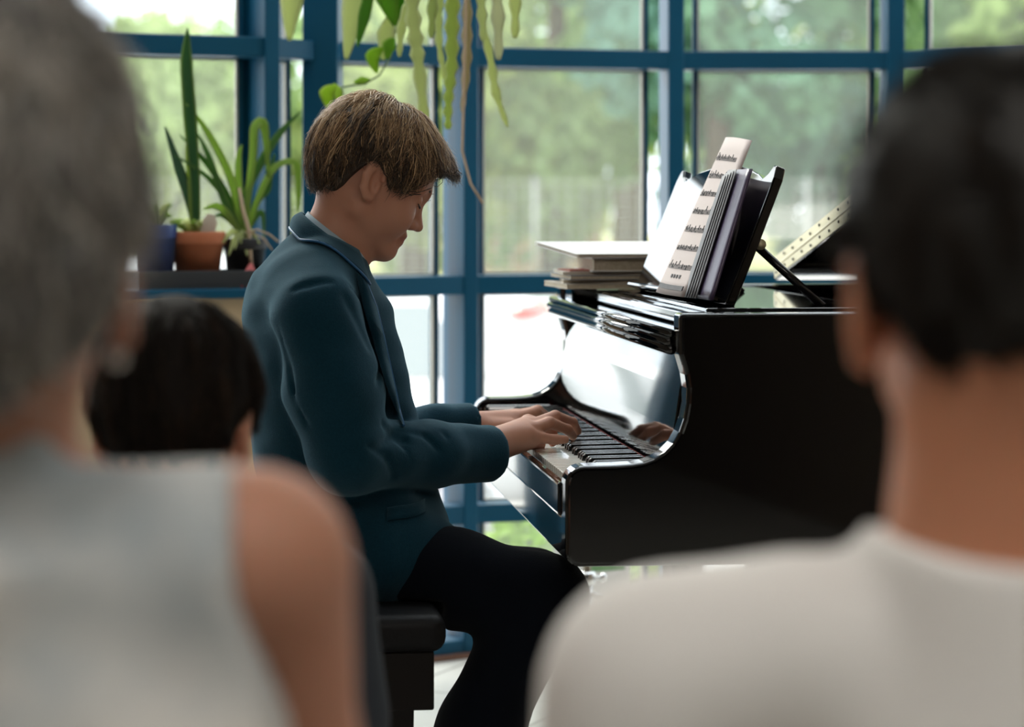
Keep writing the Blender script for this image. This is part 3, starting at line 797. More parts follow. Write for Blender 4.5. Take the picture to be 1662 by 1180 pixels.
def head_ops(M, s=1., neck=None, nr=(.052, .056), child=True, earo=.0):
    """skull, face, ears in the head frame (origin between the ear canals)"""
    L = []
    def u(f, k): L.append(('u', xf(f, M), k))
    def sb(f, k): L.append(('s', xf(f, M), k))
    def p(*a): return tuple(np.array(a)*s)
    u(EL(p(-.008, 0, .047), p(.098, .0765, .085)), 0)
    u(EL(p(.030, 0, .040), p(.066, .064, .062)), .03*s)
    u(EL(p(.030, 0, -.018), p(.058, .057, .068)), .03*s)
    for y in (-1, 1):
        u(RC(p(-.002, y*.050, -.044), p(.062, y*.014, -.076), .016*s, .017*s), .02*s)
        u(SP(p(.058, y*.034, -.028), .027*s), .025*s)
        u(RC(p(.074, y*.040, .030), p(.090, y*.008, .030), .010*s, .010*s), .018*s)
    u(SP(p(.073, 0, -.078), .019*s), .018*s)
    for y in (-1, 1): sb(SP(p(.101, y*.030, .013), .0165*s), .014*s)
    u(RC(p(.088, 0, .014), p(.107, 0, -.022), .0065*s, .0088*s), .013*s)
    for y in (-1, 1): u(SP(p(.097, y*.0095, -.0255), .0068*s), .008*s)
    u(EL(p(.088, 0, -.046), p(.009, .020, .0075)), .009*s); u(EL(p(.0855, 0, -.0585), p(.0095, .018, .008)), .008*s)
    sb(RC(p(.099, -.018, -.0525), p(.099, .018, -.0525), .0012*s, .0012*s), .004*s)
    for y in (-1, 1): u(EL(p(.0795, y*.030, .012), p(.0115, .014, .0115)), .004*s)
    for y in (-1, 1):          # ear: tilted saucer with a hollow and a lobe
        R = np.array(Euler((y*.05, -.12, y*-.42)).to_matrix())
        u(EL(p(-.006, y*(.0745+earo), .006), p(.0175, .0075, .030), R), .006*s)
        u(SP(p(.001, y*(.0705+earo), -.021), .0075*s), .010*s)
        hol = EL(p(.000, y*(.0835+earo), .005), p(.0108, .0125, .0205), R); sb(hol, .003*s)
        rimp = [(.010, .012), (.006, .030), (-.006, .036), (-.0185, .028), (-.0215, .010), (-.017, -.010), (-.007, -.024)]
        for (a0, b0), (a1, b1) in zip(rimp, rimp[1:]): u(RC(p(a0, y*(.0775+earo), b0), p(a1, y*(.0775+earo), b1), .0042*s, .0042*s), .004*s)
        u(RC(p(.006, y*.0715, .0), p(.007, y*.0715, -.008), .005*s, .004*s), .005*s)
    if neck is not None: L.append(('u', RC((M @ np.array((-.024*s, 0, -.028*s, 1)))[:3], neck, nr[0], nr[1]), .03*s))
    return L
def hair_cap(M, s, thick, zb, top=(0, 0, 0), amp=.002, seed=3, front=None):
    """solid base of the hair: skull shell above a hairline zb(azimuth)"""
    az_ = np.radians([k[0] for k in zb]); zz = np.array([k[1] for k in zb])*s
    g = EL((-.008*s, 0, .047*s), (.098*s+thick[0], .0765*s+thick[1], .085*s+thick[2]))
    def f(P):
        d = g(P); az = np.abs(np.arctan2(P[:, 1], P[:, 0]+.008*s)); z0 = np.interp(az, az_, zz)
        c = (z0 - P[:, 2])*.75
        return np.maximum(d, c) + np.maximum(0, .004*s-np.abs(d-c))**2/(.016*s)
    w = wob(amp, 90., seed)
    return lambda Q: xf(f, M)(Q) + w(Q)
def strands(name, M, s, zb, n, thick, r0, pal, parent, seed=1, seglen=.075, fringe=0., mess=.006, swirl=.5, segs=7, lift=0., m=None, lit_top=0.):
    """tapered locks running from the crown down over the skull to the hairline"""
    rs = np.random.RandomState(seed)
    az_ = np.radians([k[0] for k in zb]); zz = np.array([k[1] for k in zb])*s
    cen = np.array((-.008, 0, .047))*s; rad = np.array((.098, .0765, .085))*s
    nl = max(60, n//22); lk = rs.randint(0, nl, n)                      # locks of about 22 strands
    lphi = rs.uniform(-PI, PI, nl); lt0 = rs.beta(1.0, 1.15, nl); lsw = rs.normal(.25, .45, nl)*swirl; llay = rs.uniform(.5, 1.1, nl); lL = rs.uniform(.75, 1.2, nl); lcol = rs.normal(size=nl)
    jit = rs.normal(size=(n, 2))
    t0 = np.clip(lt0[lk]+.05*jit[:, 1], 0, 1)                           # 0 crown, 1 hairline
    phi = lphi[lk]; pe = (phi+lsw[lk]*.72+PI) % (2*PI)-PI; zend = np.interp(np.abs(pe), az_, zz)
    th_end = np.arccos(np.clip((zend-cen[2])/(rad[2]+thick[2]*.8), -1, 1))
    th0 = .03 + t0*(th_end-.10); L = seglen*s/rad.mean()*lL[lk]*rs.uniform(.85, 1.1, n)
    th1 = np.minimum(th0+L, th_end + rs.normal(0, .05, n))
    sw = lsw[lk]
    layer = llay[lk]*rs.uniform(.85, 1.08, n)
    clump = np.clip(lcol[lk]*.55, -1, 1)
    P = []
    for k in range(segs):
        q = k/(segs-1.); th = th0+(th1-th0)*q
        ph = phi + sw*q*(1-.3*np.sin(th)) + jit[:, 0]*.085*(1-.75*q)/np.maximum(np.sin(th), .35) + .012*rs.normal(size=n)*q
        prof = np.minimum(1., .30 + 1.2*q)                              # rises out of the skull
        off = np.outer(prof*layer, np.ones(3))*np.array(thick) 
        R = rad + off
        fr = np.clip(np.cos(ph)-.35, 0, 1)*fringe*np.clip((th-.75)/.6, 0, 1.4)   # fringe swings forward
        x = cen[0] + R[:, 0]*np.sin(th)*np.cos(ph) + fr*s
        y = cen[1] + R[:, 1]*np.sin(th)*np.sin(ph)
        z = cen[2] + R[:, 2]*np.cos(th) + lift*fr*s
        pt = np.stack([x, y, z], 1) + rs.normal(size=(n, 3))*mess*s*q*q + (clump*.0025*s*q)[:, None]*np.array((.5, 1, .3))
        P.append(pt)
    P = np.array(P)                                                     # segs, n, 3
    nrm = P - cen; nrm /= np.linalg.norm(nrm, axis=2)[:, :, None]
    tan = np.gradient(P, axis=0); tan /= np.linalg.norm(tan, axis=2)[:, :, None]+1e-9
    sid = np.cross(tan, nrm); sid /= np.linalg.norm(sid, axis=2)[:, :, None]+1e-9
    wd = r0*s*rs.uniform(.6, 1.5, n)
    tap = np.array([.8, 1, 1, .95, .8, .5, .12, .1][:segs]) if segs == 7 else np.linspace(1, .15, segs)
    rings = []
    for k in range(segs):
        w_ = (wd*tap[k])[:, None]
        rings.append(np.stack([P[k]+sid[k]*w_, P[k]+nrm[k]*w_*.7, P[k]-sid[k]*w_], 1))   # n,3,3
    V = np.stack(rings, 1)                                              # n, segs, 3, 3
    V = V.reshape(-1, 3); Mw = np.asarray(M); V = V @ Mw[:3, :3].T + Mw[:3, 3]
    base = np.arange(n)[:, None, None]*segs*3 + np.arange(segs-1)[None, :, None]*3
    fs = []
    for a in range(3):
        b = (a+1) % 3; i0 = base+a; i1 = base+b
        fs.append(np.concatenate([i0, i1, i1+3, i0+3], 2))
    Fc = np.stack(fs, 2).reshape(-1, 4)
    pal = np.array(pal); mixv = np.clip(.5+lit_top*(.42-t0)+.30*clump+.24*rs.normal(size=n), 0, 1)  # lit crown and shaded lower sides painted into the strand colours
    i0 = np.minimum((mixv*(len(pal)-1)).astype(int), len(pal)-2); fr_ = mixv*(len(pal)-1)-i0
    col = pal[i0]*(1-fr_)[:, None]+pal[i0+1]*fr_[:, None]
    return add(name, V, Fc, m or M_hair, parent, True, cols=np.repeat(col, segs*3, 0))

# ------------------------------------------------------------------ the boy
YB = 4.20
boy = empty('person', W(600, 975, YB)*np.array((1, 1, 0)), 0, 'boy in dark teal blazer seated at the piano, both hands on the keys', 'person')
HM = headframe(W(592, 303, 4.215), math.radians(14), math.radians(25), math.radians(-2))
neckb = W(542, 396, 4.205)
hops = head_ops(HM, 1.0, neckb, (.044, .046))
hops += [('u', RC(neckb, W(518, 520, YB), .050, .085), .03)]
hv, hf = nets(SDF(hops), W(440, 540, YB)-np.array((0, .15, 0)), W(740, 130, YB)+np.array((0, .15, 0)), .0021); hv = relax(hv, hf, 1)
# hands: wrist, knuckles, fingers in the room's own coordinates
def fing(L, pts, k=.006):
    pts = [(W(a, b, c), r) for a, b, c, r in pts]
    for (p, r), (q, r2) in zip(pts, pts[1:]): L.append(('u', RC(p, q, r, r2), k)); k = .004
def hand_right():
    L = []
    wr = W(797, 722, 4.235)
    L.append(('u', RC(W(720, 735, 4.17), wr, .027, .0225), 0))
    for (a, b, c, r) in ((857, 706, 4.312, .0112), (861, 699, 4.335, .0118), (861, 692, 4.358, .0122), (857, 685, 4.380, .0120)):
        L.append(('u', RC(wr, W(a, b, c), .0205, r), .014))
    L.append(('u', RC(W(806, 730, 4.238), W(862, 718, 4.325), .0165, .0115), .012))
    L.append(('u', RC(W(808, 729, 4.27), W(858, 716, 4.375), .0165, .0125), .012))
    fing(L, [(857, 706, 4.312, .0112), (880, 711, 4.335, .0092), (902, 713.5, 4.350, .0082), (917, 713.5, 4.362, .0070)])
    fing(L, [(861, 699, 4.335, .0118), (892, 686, 4.365, .0098), (921, 697, 4.405, .0086), (930, 708, 4.425, .0074)])
    fing(L, [(861, 692, 4.358, .0122), (901, 676, 4.400, .0102), (929, 686, 4.450, .0088), (937, 700, 4.475, .0076)])
    fing(L, [(857, 685, 4.380, .0120), (886, 690, 4.410, .0100), (896, 704, 4.420, .0086), (897, 718, 4.425, .0076)])
    fing(L, [(815, 727, 4.28, .0150), (846, 722, 4.36, .0120), (865, 720, 4.40, .0098), (878, 722, 4.415, .0080)], .010)
    return L
def hand_left():
    L = []; wr = W(776, 693, 4.56)
    L.append(('u', RC(W(748, 695, 4.53), wr, .0235, .0215), 0))
    for (a, b, c, r) in ((836, 680, 4.615, .0118), (839, 676, 4.640, .012), (838, 675, 4.665, .0115), (834, 677, 4.688, .011)):
        L.append(('u', RC(wr, W(a, b, c), .0195, r), .014))
    L.append(('u', RC(W(785, 698, 4.55), W(838, 692, 4.60), .016, .012), .012))
    fing(L, [(836, 680, 4.615, .0118), (870, 669, 4.660, .0100), (884, 679, 4.69, .0086), (890, 694, 4.705, .0076)])
    fing(L, [(839, 676, 4.640, .0120), (873, 667, 4.690, .0100), (888, 677, 4.73, .0086), (894, 691, 4.75, .0076)])
    fing(L, [(838, 675, 4.665, .0115), (868, 668, 4.715, .0098), (882, 676, 4.75, .0084), (888, 690, 4.77, .0074)])
    fing(L, [(834, 677, 4.688, .0110), (858, 671, 4.730, .0090), (869, 678, 4.755, .0080), (875, 690, 4.77, .0068)])
    fing(L, [(796, 695, 4.55, .0140), (830, 693, 4.58, .0118), (850, 695, 4.605, .0098), (866, 699, 4.62, .0080)], .010)
    return L
HV = [(hv, hf)]
for L, lo, hi in ((hand_right(), (W(700, 770, 4.1), W(960, 655, 4.55))), (hand_left(), (W(700, 730, 4.40), W(910, 645, 4.85)))) if False else ((hand_right(), W(715, 775, 4.13), W(955, 655, 4.55)), (hand_left(), W(715, 735, 4.44), W(915, 640, 4.86))):
    lo_ = np.minimum(lo, hi)-.02; hi_ = np.maximum(lo, hi)+.02
    v, q = nets(SDF(L), lo_, hi_, .0017); HV.append((relax(v, q, 1), q))
# trunk, arms and legs inside the clothes complete the same body
core = [('u', EL(W(520, 560, YB), (.085, .135, .15)), 0), ('u', EL(W(545, 740, YB), (.09, .12, .15)), .05), ('u', EL(W(580, 890, YB), (.11, .14, .10)), .05)]
SH_R, EL_R, WR_R = W(516, 518, 4.045), W(566, 738, 4.03), W(797, 722, 4.235)
SH_L, EL_L, WR_L = W(536, 508, 4.365), W(620, 715, 4.46), W(776, 693, 4.56)
for a, b, c in ((SH_R, EL_R, WR_R), (SH_L, EL_L, WR_L)): core += [('u', RC(a, b, .045, .036), .03), ('u', RC(b, c, .036, .022), .01)]
HP_R, KN_R, AN_R = W(590, 912, 4.115), W(884, 963, 4.07), np.array((-.150, 4.06, .09))
HP_L, KN_L, AN_L = W(590, 915, 4.30), W(868, 955, 4.36), np.array((-.10, 4.34, .09))
for a, b, c in ((HP_R, KN_R, AN_R), (HP_L, KN_L, AN_L)): core += [('u', RC(a, b, .062, .044), .03), ('u', RC(b, c, .044, .030), .01)]
core += [('s', BX((-.305, 4.235, .480), (.185, .37, .040), np.array(Matrix.Rotation(PHI, 3, 'Z'))), .01)]
v, q = nets(SDF(core), np.array((-.45, 3.9, .02)), np.array((.2, 4.7, 1.1)), .011); HV.append((relax(v, q, 1), q))
allv = []; allf = []; n0 = 0
for v, q in HV: allv.append(v); allf.append(q+n0); n0 += len(v)
allv = np.concatenate(allv); allf = np.concatenate(allf)
Hi = np.linalg.inv(HM)
cen = allv[allf].mean(1) @ Hi[:3, :3].T + Hi[:3, 3]
lipm = ((cen[:, 0] > .080) & (np.abs(cen[:, 1]) < .021) & (cen[:, 2] > -.066) & (cen[:, 2] < -.041) & (np.abs(cen[:, 2]+.0525) < .0115*(1-(np.abs(cen[:, 1])/.024)**2))).astype(int)
body = add('body', allv, allf, [M_skin, M_lip], boy, True, lipm)
for y in (-1, 1):
    T = lambda *a: (HM @ np.array((*a, 1.)))[:3]
    m = MB(); m.ball(T(.0765, y*.030, .0105), .0112, 10); m.build('eye', M_eye, body, True)
    m = MB(); m.tube([T(.0895, y*.0185, .0075), T(.0925, y*.026, .0035), T(.0905, y*.036, .0035), T(.0835, y*.0425, .007)], [.0006, .0014, .0014, .0006], 6); m.build('eyelashes', M_lash, body, True)
    m = MB(); m.tube([T(.0985, y*.012, .031), T(.0965, y*.026, .036), T(.0865, y*.041, .0345), T(.075, y*.049, .030)], [.0012, .0024, .0022, .0008], 6, ((1, 0, 0), .7)); m.build('eyebrow', M_lash, body, True)
# fingernails that face the camera or the window
zbB = [(0, .066), (20, .067), (36, .068), (46, .056), (55, .022), (62, .000), (69, .008), (78, .030), (95, .036), (106, .020), (122, -.018), (135, -.034), (180, -.036)]
hair = sculpt('hair', hair_cap(HM, 1., (.006, .008, .018), zbB, amp=.0012), W(480, 340, YB)-np.array((0, .16, 0)), W(780, 120, YB)+np.array((0, .16, 0)), .0035, mat('hair_base', (.035, .021, .012), rough=.6), boy, 1)
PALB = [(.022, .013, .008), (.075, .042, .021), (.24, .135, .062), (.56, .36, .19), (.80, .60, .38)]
strands('strands', HM, 1., zbB, 10500, (.010, .013, .030), .00075, PALB, hair, 5, .085, .055, .0040, .55, lift=.25, lit_top=.95)

# --- clothes
M_blazer = mat('teal_wool', (.0025, .021, .036), rough=.85, spec=.06, sheen=.30, noise=(260., (.005, .033, .053), .3), bump=.5, bscale=700.)
M_blazer.node_tree.nodes['Principled BSDF'].inputs['Sheen Tint'].default_value = (.42, .72, .90, 1.)
M_trim = mat('navy_trim', (.010, .028, .060), rough=.6, sheen=.2)
M_pipe = mat('blue_piping', (.012, .10, .24), rough=.5)
M_shirt = mat('pale_blue_shirt', (.32, .42, .50), rough=.8, bump=.2, bscale=600.)
M_trous = mat('black_navy_trousers', (.0022, .0036, .007), rough=.9, spec=.08, sheen=.04, bump=.3, bscale=500.)
CF = W(798, 739, 4.238); CFL = W(768, 690, 4.552)
folds = wob(.0022, 22., 8); fine = wob(.0010, 60., 9)
jt = [('u', EL(W(513, 535, YB), (.102, .150, .165)), 0),
      ('u', EL(W(528, 690, YB), (.118, .145, .18)), .07),
      ('u', EL(W(578, 865, YB), (.150, .165, .125)), .07),
      ('u', RC(W(640, 900, 4.10), W(742, 903, 4.10), .085, .040), .05), ('u', RC(W(640, 900, 4.30), W(715, 905, 4.30), .080, .040), .05),
      ('u', RC(W(530, 432, YB), W(496, 490, YB), .040, .085), .06),
      ('u', RC(W(505, 470, 4.10), W(512, 500, 4.045), .060, .062), .05), ('u', RC(W(515, 465, 4.30), W(530, 500, 4.36), .060, .060), .05),
      ('u', RC(W(600, 520, YB), W(655, 760, YB), .030, .035), .06),
      ('i', PL(W(600, 972, YB), (0, 0, -1)), .012)]
slv = []
for a, b, c, w0 in ((SH_R+np.array((.0, -.004, 0)), EL_R, CF, 1.), (SH_L, EL_L, CFL, .88)):
    mid = (a+b)/2; fm_ = b*.45+c*.55
    slv.append([('u', RC(a, mid, .066*w0, .071*w0), 0), ('u', RC(mid, b, .071*w0, .060*w0), .03), ('u', RC(b, fm_, .059*w0, .050*w0), .025), ('u', RC(fm_, c, .050*w0, .0465*w0), .02)])
crease = [('s', RC(W(619, 672, 3.955), W(655, 716, 4.05), .003, .007), .014), ('s', RC(W(612, 640, 3.96), W(628, 676, 3.97), .002, .006), .014),
          ('s', RC(W(600, 742, 3.955), W(640, 704, 4.04), .002, .005), .012), ('s', RC(W(700, 704, 4.06), W(720, 742, 4.08), .003, .003), .012),
          ('s', RC(W(562, 480, 4.0), W(604, 560, 4.02), .003, .007), .014)]
sl = SDF(slv[0]); sl2 = SDF(slv[1])
both = lambda P: np.minimum(sl(P), SDF(jt)(P))
def groove(px, r):
    q = [hit(a, b, both, 3.8, 4.3) for a, b in px]
    return [('s', RC(u_, w_, r, r), .010) for u_, w_ in zip(q, q[1:])]
grooves = groove([(622, 688), (648, 712), (664, 748)], .0035) + groove([(646, 698), (690, 708), (712, 730)], .003) + groove([(596, 724), (628, 742), (640, 772)], .003) \
    + groove([(566, 470), (590, 500), (606, 560), (616, 620)], .003) + groove([(455, 520), (468, 600), (500, 690)], .003) + groove([(720, 704), (735, 740)], .0025) + groove([(480, 470), (500, 462), (535, 458)], .0015) + groove([(620, 560), (636, 640), (650, 690)], .002)
dirR = CF - (EL_R*.45+CF*.55); dirR /= np.linalg.norm(dirR); dirL = CFL - EL_L; dirL /= np.linalg.norm(dirL)
torso = SDF(jt)
jops = [('u', torso, 0), ('u', sl, .016), ('u', sl2, .016)] + crease + grooves + [('d', folds), ('d', fine),
        ('i', lambda P: np.where((P[:, 0] > CF[0]-.10) & (P[:, 1] < 4.42), (P-CF.astype(np.float32)) @ dirR.astype(np.float32), -1.), .008),
        ('i', lambda P: np.where((P[:, 0] > CFL[0]-.08) & (P[:, 1] > 4.42), (P-CFL.astype(np.float32)) @ dirL.astype(np.float32), -1.), .006),
        ('s', RC(CF-dirR*.02, CF+dirR*.05, .0375, .039), .003), ('s', RC(CFL-dirL*.02, CFL+dirL*.05, .036, .037), .003),
        ('s', RC(W(548, 370, YB), W(535, 420, YB), .060, .048), .01)]
jf = SDF(jops)
blazer = sculpt('blazer', jf, np.array((-.49, 3.90, .49)), np.array((.03, 4.62, 1.125)), .0042, M_blazer, boy, 2)
# collar: turned-over band round the neck, with piping along its fall
def ring(c, ax, sx, sy, t):        # t degrees, 0 at the nape
    a = math.radians(t); return c + ax*(-math.cos(a))*sx + np.array((0, math.sin(a)*sy, 0))
up_c, up_a = W(541, 383, YB), W(590, 420, YB)-W(492, 346, YB); up_a = up_a/np.linalg.norm(up_a)
lo_c, lo_a = W(535, 424, YB), W(597, 477, YB)-W(473, 371, YB); lo_a = lo_a/np.linalg.norm(lo_a)
def lifted(P, f, d0):
    """move points out of a surface until they clear it by d0"""
    P = np.array(P, np.float32)
    for _ in range(4):
        g = np.stack([f(P+np.eye(3, dtype=np.float32)[i]*.002)-f(P-np.eye(3, dtype=np.float32)[i]*.002) for i in range(3)], 1)
        g /= np.linalg.norm(g, axis=1)[:, None]+1e-9; P = P+g*np.maximum(0, d0-f(P))[:, None]
    return P.astype(float)
def band(name, m, c0, a0, s0, c1, a1, s1, th, t0, t1, bulge, n=64, k=7, par=boy, over=None):
    V = []; 
    for side in (0, 1):
        for j in range(k+1):
            f = j/k
            for i in range(n+1):
                t = t0+(t1-t0)*i/n
                p = ring(c0, a0, s0[0], s0[1], t)*(1-f)+ring(c1, a1, s1[0], s1[1], t)*f
                d = p - (c0*(1-f)+c1*f); d /= np.linalg.norm(d)+1e-9
                V.append(p + d*(bulge*math.sin(PI*f)+(th if side else 0.)))
    if over is not None:
        h_ = len(V)//2; V = list(lifted(V[:h_], over, .001))+list(lifted(V[h_:], over, .001+th))
    N = (n+1)*(k+1); F_ = []
    for j in range(k):
        for i in range(n):
            a = j*(n+1)+i; F_ += [(a, a+n+1, a+n+2, a+1), (N+a, N+a+1, N+a+n+2, N+a+n+1)]
    ed = [i for i in range(n+1)]+[(j+1)*(n+1)+n for j in range(k)]+[k*(n+1)+n-1-i for i in range(n)]+[(k-1-j)*(n+1) for j in range(k-1)]
    for a, b in zip(ed, ed[1:]+ed[:1]): F_.append((a, b, N+b, N+a))
    return add(name, V, F_, m, par, True)
band('collar', M_blazer, up_c, up_a, (.060, .060), lo_c, lo_a, (.080, .092), .005, -138, 138, .006, par=blazer, over=jf)
band('shirt_collar', M_shirt, up_c+np.array((.006, 0, .004)), up_a, (.056, .053), lo_c+np.array((.010, 0, .0)), lo_a, (.072, .074), .003, -172, 172, .003, par=boy)
pl = list(lifted([ring(lo_c, lo_a, .0845, .0965, t) for t in np.linspace(-138, 138, 50)], jf, .0045))
m = MB(); m.tube(pl, .0021, 8); m.build('piping', M_pipe, blazer, True)
# lapel edge and piping down the open front
def lap(yo): return [hit(px, py, jf, 3.95, 4.30, 0.002)+np.array((0, yo, 0)) for px, py in ((596, 462), (611, 500), (622, 545), (632, 590), (641, 630), (648, 665), (655, 690))]
m = MB(); m.tube(lap(-.002), .0024, 8); m.build('lapel_piping', M_pipe, blazer, True)
lp = lap(-.001); m = MB()
inn = [hit(px, py, jf, 3.9, 4.3, .003) for px, py in ((577, 440), (590, 500), (603, 545), (616, 590), (628, 630), (640, 662), (652, 688))]
vs = [p for p in inn]+[p for p in lp]; k = len(inn); off = np.array((.001, -.004, .001))
F_ = [(i, i+1, k+i+1, k+i) for i in range(k-1)]+[(2*k+i, 3*k+i, 3*k+i+1, 2*k+i+1) for i in range(k-1)]+[(k+i, k+i+1, 3*k+i+1, 3*k+i) for i in range(k-1)]+[(i, 2*k+i, 2*k+i+1, i+1) for i in range(k-1)]
add('lapel', [v for v in vs]+[v+off for v in vs], F_, M_blazer, blazer, True)
# pocket flap
pk = [[hit(px, py+dy, jf, 3.85, 4.3, .002)+np.array((0, -.003, 0)) for px, py in ((628, 824), (645, 821), (662, 819), (678, 815), (690, 809))] for dy in (0, 7, 14, 21)]
n = 5; vs = [p for r in pk for p in r]; N = len(vs); F_ = []
for j in range(3):
    for i in range(n-1): a = j*n+i; F_ += [(a, a+1, a+n+1, a+n), (N+a, N+a+n, N+a+n+1, N+a+1)]
ed = list(range(n))+[(j+1)*n+n-1 for j in range(3)]+[3*n+n-2-i for i in range(n-1)]+[(2-j)*n for j in range(2)]
for a, b in zip(ed, ed[1:]+ed[:1]): F_.append((a, N+a, N+b, b))
add('pocket_flap', vs+[v+np.array((0, .004, 0)) for v in vs], F_, M_blazer, blazer, True)
tr = [('u', RC(HP_R, (HP_R+KN_R)/2, .078, .076), 0), ('u', RC((HP_R+KN_R)/2, KN_R, .076, .060), .03), ('u', RC(KN_R, (KN_R+AN_R)/2, .061, .064), .03), ('u', RC((KN_R+AN_R)/2, AN_R, .064, .060), .03)]
tl = [('u', RC(HP_L, (HP_L+KN_L)/2, .076, .072), 0), ('u', RC((HP_L+KN_L)/2, KN_L, .072, .058), .03), ('u', RC(KN_L, (KN_L+AN_L)/2, .059, .062), .03), ('u', RC((KN_L+AN_L)/2, AN_L, .062, .056), .03)]
sculpt('trousers', [('u', SDF(tr), 0), ('u', SDF(tl), .02), ('u', EL(W(610, 905, YB), (.09, .13, .070)), .04), ('i', PL((0, 0, .508), (0, 0, -1)), 0) if False else ('d', wob(.003, 18., 4)),
       ('i', PL((0, 0, .07), (0, 0, -1)), .01), ('s', BX((-.305, 4.235, .476), (.176, .36, .032), np.array(Matrix.Rotation(PHI, 3, 'Z'))), .01)], np.array((-.45, 3.92, .05)), np.array((.2, 4.52, .70)), .007, M_trous, boy, 2)
M_shoe = mat('black_shoe', (.012, .011, .011), rough=.3)
for a in (AN_R, AN_L):
    f = np.array((.97, .2, 0)); o = a*np.array((1, 1, 0))
    sculpt('shoe', [('u', RC(o+np.array((0, 0, .045)), o+f*.06+np.array((0, 0, .045)), .036, .034), 0), ('u', RC(o+f*.06+np.array((0, 0, .035)), o+f*.17+np.array((0, 0, .030)), .036, .030), .03), ('u', RC(o+np.array((0, 0, .05)), o+np.array((0, 0, .10)), .036, .036), .02), ('i', PL((0, 0, .002), (0, 0, -1)), .004)],
           o+np.array((-.08, -.08, -.005)), o+np.array((.25, .14, .16)), .006, M_shoe, boy, 1)

# ------------------------------------------------------------------ audience
def shirt_mat(name, c1, c2, scale):
    return mat(name, c1, rough=.9, spec=.2, noise=(scale, c2, .18), bump=.2, bscale=300.)
def seated_legs(hip_z, x, y, half, w=.075):
    L = []
    for s in (-1, 1):
        a, b, c = (x+s*half, y, hip_z), (x+s*(half+.03), y+.42, hip_z), (x+s*(half+.03), y+.40, .08)
        L += [('u', RC(a, b, w, w*.75), .03), ('u', RC(b, c, w*.72, w*.55), .01), ('u', RC((c[0], c[1], .045), (c[0], c[1]+.17, .035), .045, .035), .02)]
    return L
# woman, front left
S1 = 1.4
wo = empty('person', (W(-50, 800, S1)[0], S1, 0), 0, 'grey haired woman in sleeveless pale blouse, seen from behind at the left', 'person')
WM = frame(W(-55, 490, S1), (0., 1, -.05), (0, .05, 1))
wx = W(-50, 800, S1)[0]
nb = W(-52, 700, S1)
wops = head_ops(WM, .96, nb, (.040, .042), earo=.016) + [('u', RC(nb, (wx, S1, .78), .045, .080), .03),
   ('u', RC(W(40, 875, S1), W(380, 915, S1), .042, .045), .03), ('u', RC(W(-140, 875, S1), W(-480, 915, S1), .042, .045), .03),
   ('u', RC(W(425, 915, S1+.02), W(450, 1250, S1+.07), .050, .046), .03), ('u', RC(W(-525, 915, S1+.02), W(-550, 1250, S1+.07), .050, .046), .03),
   ('u', RC(W(450, 1250, S1+.07), (wx+.15, S1+.22, .60), .045, .032), .02), ('u', RC(W(-550, 1250, S1+.07), (wx-.15, S1+.22, .60), .045, .032), .02),
   ('u', EL((wx, S1, .72), (.145, .095, .22)), .05), ('u', EL((wx, S1+.02, .52), (.16, .12, .10)), .05)] + seated_legs(.50, wx, S1+.06, .085)
for s in (-1, 1):      # hands folded in the lap
    h0 = np.array((wx+s*.14, S1+.24, .59)); L = [('u', RC(h0, h0+np.array((-s*.06, .05, -.005)), .026, .020), .02)]
    for k in range(4): b = h0+np.array((-s*.055, .03+k*.014, -.004)); L.append(('u', RC(b, b+np.array((-s*(.06+.006*(k % 3)), .012, -.012)), .0085, .0065), .006))
    L.append(('u', RC(h0+np.array((-s*.02, -.01, .006)), h0+np.array((-s*.075, -.012, .012)), .0095, .0075), .008)); wops += L
sculpt('body', wops, np.array((wx-.36, S1-.20, .005)), np.array((wx+.36, S1+.68, 1.29)), .0065, M_skin2, wo, 2)
M_blouse = shirt_mat('pale_blouse', (.36, .43, .47), (.74, .72, .68), 7.)
nt = M_blouse.node_tree
bl = [('u', EL((wx, S1, .70), (.188, .120, .27)), 0), ('u', EL((wx, S1+.02, .52), (.185, .14, .12)), .06), ('u', RC(W(-52, 760, S1), W(-52, 900, S1), .056, .095), .03),
      ('u', RC(W(30, 875, S1), W(345, 925, S1), .056, .057), .03), ('u', RC(W(-130, 875, S1), W(-445, 925, S1), .056, .057), .03), ('u', RC(W(345, 925, S1), W(350, 1200, S1), .057, .065), .03), ('u', RC(W(-445, 925, S1), W(-450, 1200, S1), .057, .065), .03),
      ('i', lambda P: np.maximum(np.abs(P[:, 0]-wx) - np.interp(P[:, 2], [.60, .72, .84, .92], [.198, .184, .166, .150]).astype(np.float32), -1), .006),
      ('d', wob(.005, 14., 21)), ('d', wob(.003, 30., 22)),
      ('d', wob(.002, 55., 23))]
sculpt('blouse', bl, np.array((wx-.24, S1-.19, .40)), np.array((wx+.24, S1+.20, 1.04)), .0055, M_blouse, wo, 2)
m = MB()
band('blouse_collar', M_blouse, W(-46, 680, S1), np.array((0., 1., .0)), (.058, .060), W(-46, 722, S1), np.array((0., 1., .0)), (.066, .074), .004, -180, 180, .002, par=wo) if False else None
M_skirt = mat('dark_skirt', (.03, .03, .045), rough=.8)
sculpt('skirt', seated_legs(.50, wx, S1+.06, .085, .088)[:1]+seated_legs(.50, wx, S1+.06, .085, .09)[3:4]+[('u', EL((wx, S1+.02, .50), (.19, .15, .09)), .05), ('u', BX((wx, S1+.24, .49), (.16, .22, .06), rad=.05), .04)], np.array((wx-.25, S1-.18, .38)), np.array((wx+.25, S1+.62, .62)), .009, M_skirt, wo, 1)
zbW = [(0, .055), (35, .05), (60, .03), (78, .040), (96, .040), (108, .010), (125, -.025), (145, -.050), (180, -.055)]
